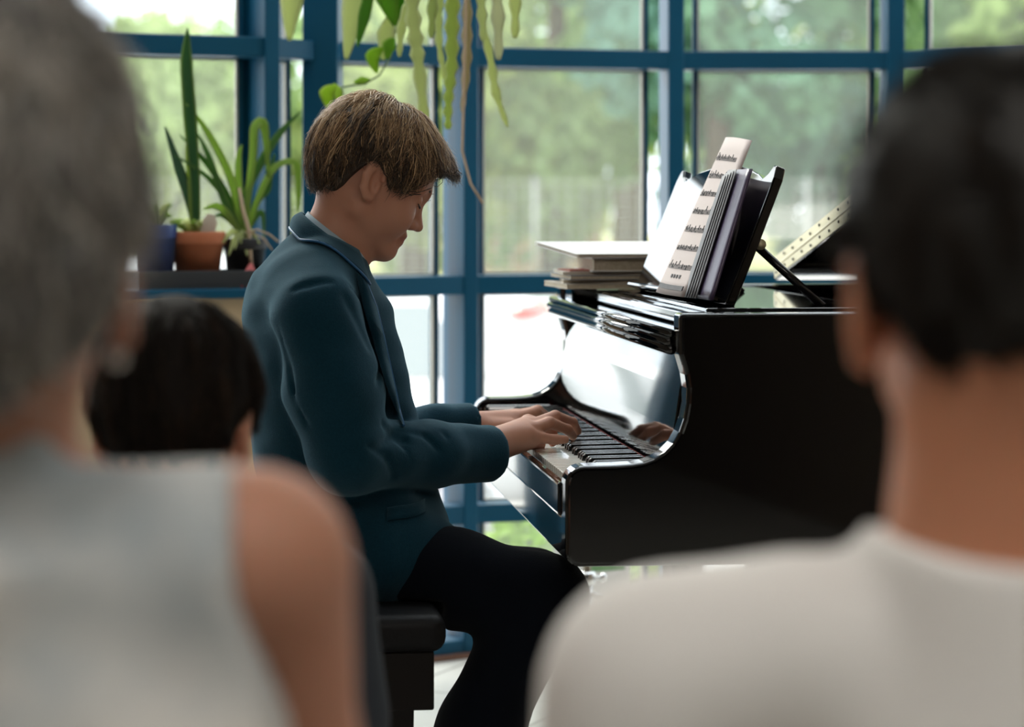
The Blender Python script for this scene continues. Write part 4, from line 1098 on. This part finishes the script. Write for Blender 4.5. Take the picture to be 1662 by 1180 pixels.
whair = sculpt('hair', hair_cap(WM, 1., (.022, .024, .062), zbW, amp=.004), W(-42, 490, S1)-np.array((.16, .16, .10)), W(-42, 490, S1)+np.array((.16, .18, .24)), .005, mat('grey_hair_base', (.07, .07, .068), rough=.7, noise=(16., (.20, .18, .155), .2)), wo, 1)
PALW = [(.08, .085, .09), (.18, .18, .18), (.32, .30, .275), (.50, .46, .41), (.70, .67, .62)]
strands('strands', WM, 1., zbW, 6500, (.022, .020, .070), .0011, PALW, whair, 9, .075, .01, .010, .8)
m = MB(); m.ball((WM @ np.array((.004, -.0805, -.030, 1)))[:3], .005, 8); m.build('earring', mat('pearl', (.8, .77, .72), rough=.15), wo, True)

# man, front right
mn = empty('person', (W(1655, 800, S1)[0], S1, 0), 0, 'man with short black hair and white t-shirt, seen from behind at the right', 'person')
mx = W(1650, 800, S1)[0]
MM = frame(W(1664, 520, S1), (-.06, 1, -.06), (0, .06, 1))
mnb = W(1655, 850, S1)
arms = []
for s in (-1, 1):
    sh = W(1650+s*575, 1118, S1); el = np.array((mx+s*.225, S1-.02, .56)); wr = np.array((mx+s*.12, S1+.24, .58))
    arms.append((sh, el, wr))
mops = head_ops(MM, 1.05, mnb, (.056, .060), earo=.012) + [('u', RC(W(1662, 620, S1)+np.array((0, -.010, 0)), mnb, .058, .062), .015), ('u', RC(mnb, (mx, S1, .74), .062, .10), .03), ('u', EL((mx, S1, .66), (.165, .105, .22)), .05), ('u', EL((mx, S1+.02, .48), (.17, .13, .10)), .05)]
for (sh, el, wr), s in zip(arms, (-1, 1)):
    mops += [('u', RC((mx+s*.05, S1, .85), sh, .045, .050), .03), ('u', RC(sh, el, .050, .040), .03), ('u', RC(el, wr, .040, .028), .012)]
    L = [('u', RC(wr, wr+np.array((-s*.06, .05, -.005)), .028, .022), .02)]
    for k in range(4): b = wr+np.array((-s*.055, .03+k*.015, -.004)); L.append(('u', RC(b, b+np.array((-s*(.065+.006*(k % 3)), .014, -.014)), .0092, .007), .006))
    L.append(('u', RC(wr+np.array((-s*.02, -.01, .006)), wr+np.array((-s*.08, -.012, .012)), .0105, .008), .008)); mops += L
mops += seated_legs(.47, mx, S1+.06, .095, .08)
sculpt('body', mops, np.array((mx-.38, S1-.20, .005)), np.array((mx+.38, S1+.70, 1.26)), .0065, M_skin3, mn, 2)
M_tee = shirt_mat('white_tee', (.78, .77, .75), (.82, .81, .79), 4.)
te = [('u', EL((mx, S1, .66), (.185, .125, .25)), 0), ('u', EL((mx, S1+.02, .47), (.19, .15, .12)), .06), ('u', RC(W(1655, 790, S1), (mx, S1, .78), .080, .118), .03)]
for (sh, el, wr), s in zip(arms, (-1, 1)):
    te += [('u', RC((mx+s*.05, S1, .868), W(1650+s*360, 1085, S1), .050, .056), .03), ('u', RC(W(1650+s*360, 1085, S1), W(1650+s*570, 1126, S1), .056, .056), .03), ('u', RC(sh, sh*.3+el*.7, .056, .062), .04)]
te += [('d', wob(.003, 15., 31)), ('s', EL(W(1655, 760, S1), (.105, .25, .046)), .006)]
for (sh, el, wr) in arms: te.append(('s', RC(sh*.25+el*.75, el*1.3-sh*.3, .085, .10), .004))
sculpt('t_shirt', te, np.array((mx-.36, S1-.19, .36)), np.array((mx+.36, S1+.20, .985)), .0065, M_tee, mn, 2)
M_jean = mat('dark_jeans', (.02, .028, .05), rough=.85)
jl = seated_legs(.47, mx, S1+.06, .095, .092); jl = jl[0:2]+jl[3:5]
sculpt('jeans', jl+[('u', EL((mx, S1+.02, .47), (.185, .15, .09)), .05), ('i', PL((0, 0, .06), (0, 0, -1)), .01)], np.array((mx-.28, S1-.18, .05)), np.array((mx+.28, S1+.62, .60)), .009, M_jean, mn, 1)
zbM = [(0, .060), (35, .05), (60, .025), (74, .040), (96, .044), (108, .004), (125, -.040), (150, -.066), (180, -.072)]
mhair = sculpt('hair', hair_cap(MM, 1.05, (.004, .020, .010), zbM, amp=.0015), W(1664, 520, S1)-np.array((.15, .15, .13)), W(1664, 520, S1)+np.array((.15, .17, .20)), .005, mat('black_hair_base', (.008, .007, .006), rough=.6), mn, 1)
strands('strands', MM, 1.05, zbM, 6000, (.006, .023, .014), .0008, [(.008, .007, .006), (.014, .011, .009), (.03, .022, .016)], mhair, 12, .045, .0, .005, .6, m=M_hairk)

# child in the second row
Y3 = 2.6; cx = W(290, 800, Y3)[0]
ch = empty('person', (cx, Y3, 0), 0, 'dark haired child in the second row, head seen over the woman shoulder', 'person')
CM = frame(W(284, 712, Y3), (.12, 1, -.22), (0, .22, 1))
cops = head_ops(CM, .97, W(288, 850, Y3), (.047, .052)) + [('u', RC(W(288, 850, Y3), (cx, Y3, .62), .05, .09), .05), ('u', RC((cx-.13, Y3, .735), (cx+.13, Y3, .735), .05, .05), .05), ('u', EL((cx, Y3, .60), (.13, .09, .18)), .05)]
for s in (-1, 1): cops += [('u', RC((cx+s*.14, Y3, .73), (cx+s*.17, Y3, .50), .042, .034), .02), ('u', RC((cx+s*.17, Y3, .50), (cx+s*.09, Y3+.20, .49), .034, .024), .01), ('u', RC((cx+s*.09, Y3+.20, .49), (cx+s*.05, Y3+.27, .485), .022, .016), .01)]
for s in (-1, 1):
    for k in range(4): b = np.array((cx+s*.06, Y3+.245+.01*k, .486)); cops.append(('u', RC(b, b+np.array((-s*.05, .015, -.006)), .0075, .006), .005))
    b = np.array((cx+s*.075, Y3+.22, .495)); cops.append(('u', RC(b, b+np.array((-s*.045, .0, .004)), .009, .007), .006))
cops += seated_legs(.44, cx, Y3+.05, .07, .06)
sculpt('body', cops, np.array((cx-.26, Y3-.17, .005)), np.array((cx+.26, Y3+.62, 1.06)), .0065, M_skin2, ch, 2)
M_ctop = mat('dark_child_top', (.02, .028, .04), rough=.9)
ct = [('u', EL((cx, Y3, .60), (.145, .105, .20)), 0), ('u', RC((cx-.125, Y3, .735), (cx+.125, Y3, .735), .057, .057), .05), ('u', EL((cx, Y3+.01, .46), (.15, .12, .10)), .05)]
for s in (-1, 1): ct.append(('u', RC((cx+s*.14, Y3, .735), (cx+s*.158, Y3, .61), .054, .054), .03))
ct.append(('s', RC(W(288, 700, Y3), (cx, Y3-.005, .79), .05, .058), .006))
sculpt('t_shirt', ct, np.array((cx-.24, Y3-.16, .33)), np.array((cx+.24, Y3+.17, .84)), .0075, M_ctop, ch, 2)
cl = seated_legs(.44, cx, Y3+.05, .07, .07); cl = cl[0:2]+cl[3:5]
sculpt('trousers', cl+[('u', EL((cx, Y3+.02, .44), (.15, .12, .075)), .05), ('i', PL((0, 0, .06), (0, 0, -1)), .01)], np.array((cx-.22, Y3-.15, .05)), np.array((cx+.22, Y3+.58, .56)), .009, M_jean, ch, 1)
zbC = [(0, .055), (35, .05), (60, .01), (80, .03), (95, .025), (108, -.005), (125, -.045), (180, -.066)]
chair_ = sculpt('hair', hair_cap(CM, .97, (.007, .008, .014), zbC, amp=.001), W(290, 705, Y3)-np.array((.15, .15, .12)), W(290, 705, Y3)+np.array((.15, .17, .19)), .005, mat('dark_brown_hair_base', (.008, .006, .005), rough=.8, spec=.1), ch, 1)
strands('strands', CM, .97, zbC, 5000, (.009, .014, .018), .0009, [(.005, .0038, .003), (.010, .007, .005), (.03, .018, .011)], chair_, 14, .07, .02, .003, .5, m=M_hairk)

# chairs the audience sits on
M_ply = mat('beech_plywood', (.42, .27, .14), rough=.45, noise=(8., (.48, .32, .18)))
M_tub = mat('grey_chair_tube', (.25, .25, .26), rough=.3, metal=.8)
def chair(x, y, z, label, w=.22):
    r = empty('audience_chair', (x, y, 0), 0, label, 'chair', 'audience chairs')
    m = MB(); m.box((-w, -.18, z-.02), (w, .24, z)); m.build('seat', M_ply, r, bevel=.012, seg=3, world=False)
    m = MB(); m.box((-w, -.205, z+.16), (w, -.190, z+.30)); m.build('backrest', M_ply, r, bevel=.006, seg=3, world=False)
    for sx in (-1, 1):
        m = MB(); m.tube([(sx*(w-.02), -.20, 0), (sx*(w-.02), -.195, z-.03), (sx*(w-.02), -.212, z+.30)], .011, 10); m.build('back_post', M_tub, r, True, world=False)
        m = MB(); m.tube([(sx*(w-.02), .21, 0), (sx*(w-.02), .20, z-.02)], .011, 10); m.build('leg', M_tub, r, True, world=False)
    return r
chair(wx, S1+.02, .405, 'plywood chair the grey haired woman sits on')
chair(mx, S1+.02, .375, 'plywood chair the man in the white t-shirt sits on')
chair(cx, Y3+.02, .365, 'plywood chair the dark haired child sits on', .18)
# ================================================================== PLANTS
M_terra = mat('terracotta', (.42, .12, .045), rough=.75, noise=(14., (.48, .16, .07)))
M_bpot = mat('blue_pot', (.012, .06, .24), rough=.35)
M_kpot = mat('black_pot', (.012, .012, .014), rough=.5)
M_tray = mat('dark_plastic_tray', (.030, .032, .035), rough=.5)
M_soil = mat('potting_soil', (.05, .03, .02), rough=1., noise=(60., (.09, .06, .04)))
M_tagw = mat('pale_plant_label', (.62, .52, .42), rough=.6)
M_pink = mat('pink_stem', (.45, .10, .10), rough=.6); M_pstem = mat('pale_stem', (.50, .36, .24), rough=.7)
YS = 5.90
def blade(pts, w, cols, name, par, thick=.12, n=10, seed=0, fold=0., teeth=None, m=None):
    """strap leaf: spine pts with widths w; a thin lens-shaped cross section; teeth=(count, depth) notches the edge"""
    pts = [np.asarray(p, float) for p in pts]; N = max(n, len(pts)*4) if teeth is None else teeth[0]*4
    P = np.array(pts); t = np.linspace(0, 1, len(P)); q = np.linspace(0, 1, N+1)
    # smooth Catmull-like resample
    def cm(a):
        out = []
        for x in q:
            s = x*(len(P)-1); i = min(int(s), len(P)-2); f = s-i
            p0, p1, p2, p3 = a[max(i-1, 0)], a[i], a[i+1], a[min(i+2, len(P)-1)]
            out.append(.5*((2*p1)+(-p0+p2)*f+(2*p0-5*p1+4*p2-p3)*f*f+(-p0+3*p1-3*p2+p3)*f**3))
        return np.array(out)
    S = cm(P); Wd = np.interp(q, np.linspace(0, 1, len(w)), w)
    if teeth: Wd = Wd*(1-teeth[1]*(.5+.5*np.cos(q*teeth[0]*2*PI)))
    T = np.gradient(S, axis=0); T /= np.linalg.norm(T, axis=1)[:, None]
    rs = np.random.RandomState(seed); face = np.array((rs.uniform(-.35, .35), -1, rs.uniform(-.1, .35))); 
    V = []; C_ = []
    for s, tt, ww in zip(S, T, Wd):
        side = np.cross(tt, face); side /= np.linalg.norm(side)+1e-9; nn = np.cross(side, tt)
        h = max(ww*thick, .0006)
        for a, b in ((1, fold), (.55, fold*.4+h*.8/max(ww, 1e-4)), (0, h/max(ww, 1e-4)), (-.55, fold*.4+h*.8/max(ww, 1e-4)), (-1, fold), (0, -h/max(ww, 1e-4))):
            V.append(s+side*ww*a+nn*ww*b)
            C_.append(np.array(cols[0]) if abs(a) < .9 else np.array(cols[1]))
    F_ = []
    for i in range(N):
        for k in range(6): F_.append((i*6+k, i*6+(k+1) % 6, (i+1)*6+(k+1) % 6, (i+1)*6+k))
    F_ += [tuple(range(5, -1, -1)), tuple(range(N*6, N*6+6))]
    return add(name, V, F_, m or M_leaf, par, True, cols=np.array(C_))
def pot(c, r, h, m, par, taper=.75):
    b = MB(); b.lathe([(.001, 0), (r*taper, 0), (r*(taper+.18), h*.76), (r, h*.76), (r*1.02, h*.79), (r*1.02, h*.98), (r, h), (r*.90, h), (r*.88, h*.86), (r*.001, h*.86)], c, 32)
    o = b.build('pot', m, par, True); b = MB(); b.lathe([(.001, h*.875), (r*.885, h*.865)], c, 24); b.build('soil', M_soil, par, True); return o
t_dir = (VX[3]-VX[2])/np.linalg.norm(VX[3]-VX[2]); t_ang = math.atan2(t_dir[1], t_dir[0])
def SW(px, py): # a point above the sill, on a line along the facet, 11 cm in front of it
    n_ = np.array((t_dir[1], -t_dir[0])); base = VX[2]+n_*.105
    a = (px-831.)/F; # x = a*y
    s = (a*base[1]-base[0])/(t_dir[0]-a*t_dir[1]); p = base+t_dir*s
    return np.array((p[0], p[1], EYE-(py-HOR)/F*p[1]))
SILL = .934
c0, c1 = SW(222, 450), SW(412, 450)
tr_ = empty('plant_tray', ((c0+c1)/2)*np.array((1, 1, 0))+np.array((0, 0, SILL)), t_ang, 'long dark plastic tray holding the potted plants on the sill', 'tray')
L_ = np.linalg.norm((c1-c0)[:2])/2+.02; m = MB()
m.box((-L_, -.078, 0), (L_, .078, .006)); m.box((-L_, -.078, .006), (L_, -.072, .040)); m.box((-L_, .072, .006), (L_, .078, .040)); m.box((-L_, -.072, .006), (-L_+.006, .072, .040)); m.box((L_-.006, -.072, .006), (L_, .072, .040))
m.build('tray', M_tray, tr_, world=False, bevel=.0015); PB = SILL+.0065
GD = [(.045, .12, .035), (.07, .17, .04)]; GL = [(.30, .44, .10), (.42, .52, .16)]; GP = [(.58, .64, .30), (.66, .70, .40)]
# terracotta pot with snake plant blades and a low rosette
tc_ = SW(321, 440); tc_[2] = PB
tp = empty('potted_plant', tc_, 0, 'terracotta pot on the tray with tall snake plant blades and a low rosette', 'plant', 'plants on the window sill')
pot(tc_, .062, 1.061-PB, M_terra, tp)
def off(p, d): return np.asarray(p)+np.array((0, d, 0))
blade([SW(318, 385), SW(317, 300), SW(309, 190), SW(303, 100), SW(305, 44)], [.010, .012, .016, .0145, .001], [(.05, .14, .05), (.30, .40, .10)], 'leaf', tp, seed=1, fold=.25)
blade([off(SW(318, 385), .02), off(SW(308, 330), .02), off(SW(290, 275), .02), off(SW(266, 205), .02)], [.008, .012, .012, .002], [(.07, .14, .08), (.11, .19, .10)], 'leaf', tp, seed=2, fold=.25)
blade([off(SW(312, 385), .01), off(SW(311, 330), .01), off(SW(305, 250), .01), off(SW(303, 225), .01)], [.006, .008, .008, .001], [(.30, .40, .08), (.40, .46, .12)], 'leaf', tp, seed=3)
rs_ = np.random.RandomState(4)
for k in range(16):
    w = k*2.4; r = 22+18*((k*7) % 5)/4; px, py = 319+r*math.cos(w)*1.25, 372-6-abs(math.sin(w*1.3))*26
    b = off(SW(319+6*math.cos(w), 383), .02*math.sin(w)); e = off(SW(px, py), .045*math.sin(w))
    blade([b, (b+e)/2+np.array((0, 0, .012)), e], [.005, .010, .001], GP if k % 3 else GL, 'leaf', tp, seed=k, thick=.25)
m = MB(); a = SW(338, 384); Ml = Matrix.Translation(V3(a)+Vector((0, -.035, 0))) @ Matrix.Rotation(.2, 4, 'Y'); m.prism([(-.016, -.01), (.016, -.01), (.018, .035), (.008, .052), (-.008, .052), (-.016, .035)], 1, -.001, .001, Ml); m.build('plant_label', M_tagw, tp)
# spiky plant in the black pot
kc = SW(397, 440); kc[2] = PB
kp = empty('potted_plant', kc, 0, 'black pot on the tray with long arching green strap leaves', 'plant', 'plants on the window sill')
pot(kc, .050, 1.045-PB, M_kpot, kp)
LV = [([(393, 385), (378, 300), (340, 220), (302, 168)], [.007, .010, .008, .001]), ([(393, 385), (370, 320), (335, 265), (290, 218)], [.006, .008, .007, .001]),
      ([(392, 385), (372, 335), (340, 290), (284, 252)], [.005, .007, .006, .001]), ([(392, 385), (366, 330), (340, 255), (320, 215)], [.005, .008, .007, .001]),
      ([(395, 385), (398, 320), (425, 260), (455, 215), (488, 180)], [.006, .009, .010, .008, .001]), ([(396, 388), (388, 320), (386, 260), (392, 235)], [.006, .009, .008, .001]),
      ([(398, 385), (405, 310), (412, 250), (415, 207), (430, 205), (437, 290)], [.005, .008, .010, .011, .011, .003]),
      ([(399, 388), (425, 310), (450, 270), (480, 265), (485, 300), (484, 345)], [.005, .008, .008, .008, .008, .001]),
      ([(398, 388), (415, 330), (432, 310), (437, 290), (445, 250)], [.005, .008, .008, .007, .002]), ([(396, 388), (410, 360), (425, 345), (428, 390)], [.004, .006, .006, .001]),
      ([(394, 388), (372, 350), (352, 335), (330, 340)], [.004, .008, .009, .001]), ([(394, 390), (380, 365), (362, 350), (345, 352)], [.004, .006, .007, .001])]
for k, (ps, ws) in enumerate(LV): blade([off(SW(*p), .012*math.sin(k*1.7)) for p in ps], ws, GL if k in (0, 5, 6, 7, 10) else [(.10, .22, .06), (.22, .33, .10)], 'leaf', kp, seed=20+k, fold=.3)
for k in range(7): 
    b = SW(396, 385); e = SW(365+k*10, 395+((k*5) % 3)*10); blade([off(b, -.02), off((b+e)/2+np.array((0, 0, .02)), -.045), off(e, -.055)], [.004, .007, .001], GP, 'leaf', kp, seed=40+k)
m = MB(); m.tube([off(SW(*p), -.050) for p in ((392, 305), (398, 340), (408, 375), (409, 405), (412, 432))], [.003, .0042, .0045, .0045, .004], 8); m.build('bare_stem', M_pstem, kp, True)
m = MB()
for px in (400, 410, 420): m.tube([off(SW(411, 428), -.055), off(SW(px, 448), -.075), off(SW(px-2, 466), -.085)], [.004, .005, .003], 7)
m.build('pink_root', M_pink, kp, True)
m = MB(); m.tube([off(SW(*p), -.052) for p in ((403, 378), (420, 372), (440, 380), (455, 392))], .0022, 6); m.tube([off(SW(*p), -.05) for p in ((404, 374), (430, 385), (445, 405))], .002, 6); m.build('side_stem', M_pstem, kp, True)
# blue pot
bc = SW(252, 440); bc[2] = PB
bp = empty('potted_plant', bc, 0, 'blue pot at the left end of the tray with small pale leaves', 'plant', 'plants on the window sill')
pot(bc, .048, 1.078-PB, M_bpot, bp, .8)
for k in range(10):
    w = k*2.4; b = SW(252, 372); e = off(SW(252+28*math.cos(w), 352-abs(math.sin(w*1.7))*22), .03*math.sin(w))
    blade([b, (b+e)/2+np.array((0, 0, .015)), e], [.004, .008, .001], GP if k % 2 else GL, 'leaf', bp, seed=60+k, thick=.2)
# ---- hanging plants
def hanger(px, Y, z, r, label, m):
    x = (px-831.)/F*Y; root = empty('hanging_plant', (x, Y, z), 0, label, 'plant', 'hanging plants')
    pot((x, Y, z), r, r*1.35, m, root)
    g = MB(); top = np.array((x, Y, CEIL-.002))
    for k in range(3):
        w = k*2*PI/3; g.tube([(x+r*math.cos(w), Y+r*math.sin(w), z+r*1.3), (x, Y, z+.55)], .002, 5)
    g.tube([(x, Y, z+.55), top], .002, 5); g.build('cord', M_kpot, root, True); return root
YV = 5.78; hv_ = hanger(585, YV, 1.74, .095, 'hanging vine with broad green and pale leaves, above the boy', M_kpot)
def VW(p, Y, d=0.): return W(p[0], p[1], Y+d)
def top_of(root, r): return np.array(root.location)+np.array((0, 0, r*1.3))
HL = [([(520, -120), (490, -60), (474, 0), (470, 66)], [.006, .022, .027, .004], GP), ([(575, -130), (577, -60), (573, 20), (562, 96)], [.006, .022, .026, .004], GP),
      ([(604, -110), (600, -20), (592, 25), (580, 76)], [.004, .012, .015, .002], [(.10, .28, .02), (.16, .36, .04)]), ([(615, -130), (618, -60), (628, -10), (642, 42)], [.006, .026, .030, .004], [(.18, .40, .03), (.26, .46, .06)]),
      ([(632, -130), (645, -70), (650, -10), (655, 42)], [.006, .02, .022, .004], [(.10, .30, .02), (.2, .4, .05)]), ([(640, 62), (632, 74), (628, 96)], [.003, .017, .002], [(.20, .42, .03), (.3, .5, .06)]),
      ([(622, 78), (606, 92), (612, 119)], [.003, .019, .002], [(.30, .50, .03), (.36, .54, .08)]), ([(602, 130), (588, 131), (574, 134)], [.002, .010, .002], [(.30, .48, .04), (.36, .52, .08)]),
      ([(545, 140), (532, 152), (535, 178)], [.003, .020, .003], [(.40, .58, .05), (.46, .6, .12)]), ([(541, 136), (549, 150), (550, 168)], [.003, .012, .003], [(.44, .60, .10), (.5, .62, .16)]),
      ([(636, 20), (627, 55), (622, 98)], [.004, .022, .004], GP)]
for k, (ps, ws, cl_) in enumerate(HL): blade([VW(p, YV, -.03+.012*math.sin(k*2.1)) for p in ps], ws, cl_, 'leaf', hv_, seed=80+k, fold=.15)
m = MB(); m.tube([VW(p, YV, -.02) for p in ((612, -122), (640, -40), (646, 30), (634, 92), (616, 122), (592, 136), (562, 140), (543, 146))], .0022, 6); m.build('vine_stem', mat('green_stem', (.10, .16, .05), rough=.6), hv_, True)
YC = 5.50; hc_ = hanger(748, YC, 1.76, .10, 'hanging plant with long pale toothed stems, right of the boy head', M_kpot)
FR = [([(700, -135), (676, -70), (669, 0), (674, 60), (680, 110), (690, 205)], [.008, .018, .019, .019, .016, .012], 9, GP), ([(740, -140), (738, -60), (734, 20), (733, 100), (728, 160), (727, 210)], [.008, .017, .018, .016, .012, .008], 12, [(.46, .56, .16), (.56, .62, .28)]),
      ([(757, -140), (758, -40), (758, 40), (757, 110), (750, 182)], [.006, .010, .013, .012, .004], 8, [(.42, .36, .20), (.56, .48, .34)]), ([(780, -140), (800, -60), (808, 20), (809, 97)], [.006, .016, .017, .008], 5, [(.62, .64, .42), (.66, .68, .48)]),
      ([(790, -140), (830, -60), (836, 0), (836, 62)], [.006, .016, .016, .008], 5, GP), ([(772, -130), (782, 20), (797, 100), (805, 150), (824, 206)], [.006, .008, .011, .012, .004], 6, GP),
      ([(720, -135), (706, -50), (702, 10), (700, 62)], [.006, .014, .015, .006], 5, [(.46, .54, .2), (.52, .58, .3)]), ([(770, -130), (778, -40), (782, 20), (784, 66)], [.006, .012, .013, .006], 5, GP), ([(730, -135), (716, -20), (712, 60), (722, 130)], [.006, .010, .010, .004], 8, GP),
      ([(735, -130), (690, -40), (655, 30), (648, 92)], [.006, .012, .013, .005], 6, GP)]
for k, (ps, ws, nt_, cl_) in enumerate(FR): blade([VW(p, YC, -.04*math.cos(k*1.9)) for p in ps], ws, cl_, 'stem', hc_, seed=100+k, teeth=(nt_, .38))
m = MB(); m.tube([VW(p, YC, -.01) for p in ((757, -130), (756, 20), (752, 180), (750, 245), (764, 298), (784, 330))], [.002, .0035, .003, .0028, .0028, .003], 7); m.build('bare_stem', M_pstem, hc_, True)
# ================================================================== LIGHT, SKY, CAMERA
def fill_panel(x, y, label):  # unseen glowing panel, added as fill light on the audience side
    r = empty('fill_panel', (x, y, CEIL-.05), 0, label, 'fill light', 'added fill light panels')
    m = MB()
    for lo, hi in (((-.62, -.32, 0), (.62, -.29, .05)), ((-.62, .29, 0), (.62, .32, .05)), ((-.62, -.29, 0), (-.59, .29, .05)), ((.59, -.29, 0), (.62, .29, .05))): m.box(lo, hi)
    m.build('frame', M_white, r, world=False)
    m = MB(); m.box((-.59, -.29, .012), (.59, .29, .02)); m.build('diffuser', mat('fill_diffuser', (.9, .88, .82), em=((1., .95, .88), FILL)), r, world=False)
FILL = 11.
fill_panel(-.8, .2, 'added fill light panel over the audience at the left')
fill_panel(1.0, .2, 'added fill light panel over the audience at the right')
w = bpy.data.worlds.new('sky'); sc.world = w; w.use_nodes = True; nt = w.node_tree
bg = nt.nodes['Background']; bg.inputs['Strength'].default_value = 3.3
tc = nt.nodes.new('ShaderNodeTexCoord'); no = nt.nodes.new('ShaderNodeTexNoise'); no.inputs['Scale'].default_value = 2.2; no.inputs['Detail'].default_value = 5
nt.links.new(tc.outputs['Generated'], no.inputs['Vector'])
cr = nt.nodes.new('ShaderNodeValToRGB'); cr.color_ramp.elements[0].color = (.72, .84, 1, 1); cr.color_ramp.elements[1].color = (1, .98, .95, 1)
cr.color_ramp.elements[0].position = .3; cr.color_ramp.elements[1].position = .65
nt.links.new(no.outputs['Fac'], cr.inputs['Fac']); nt.links.new(cr.outputs['Color'], bg.inputs['Color'])
s = bpy.data.lights.new('sun', 'SUN'); s.energy = 5.5; s.angle = math.radians(25); s.color = (1, .95, .86)
so = bpy.data.objects.new('sun', s); C.objects.link(so)
sd = Vector((.42, -.80, -.66)).normalized(); so.rotation_euler = sd.to_track_quat('-Z', 'Y').to_euler()

cam = bpy.data.cameras.new('camera'); co = bpy.data.objects.new('camera', cam); C.objects.link(co)
co.location = (0, 0, EYE); co.rotation_euler = (PI/2, 0, 0)
cam.sensor_fit = 'HORIZONTAL'; cam.sensor_width = 36.; cam.lens = F/1662*36.; cam.shift_x = 0.; cam.shift_y = (HOR-590.)/1662.
cam.clip_end = 400
cam.dof.use_dof = True; cam.dof.focus_distance = 4.2; cam.dof.aperture_fstop = 3.9
sc.camera = co
sc.view_settings.view_transform = 'Standard'; sc.view_settings.look = 'None'; sc.view_settings.gamma = 1.; sc.view_settings.use_curve_mapping = False
sc.view_settings.exposure = 0.
cy = sc.cycles; cy.max_bounces = 7; cy.diffuse_bounces = 4; cy.glossy_bounces = 4; cy.transparent_max_bounces = 12; cy.transmission_bounces = 4
cy.use_denoising = True; cy.sample_clamp_indirect = 6.; cy.caustics_reflective = False; cy.caustics_refractive = False
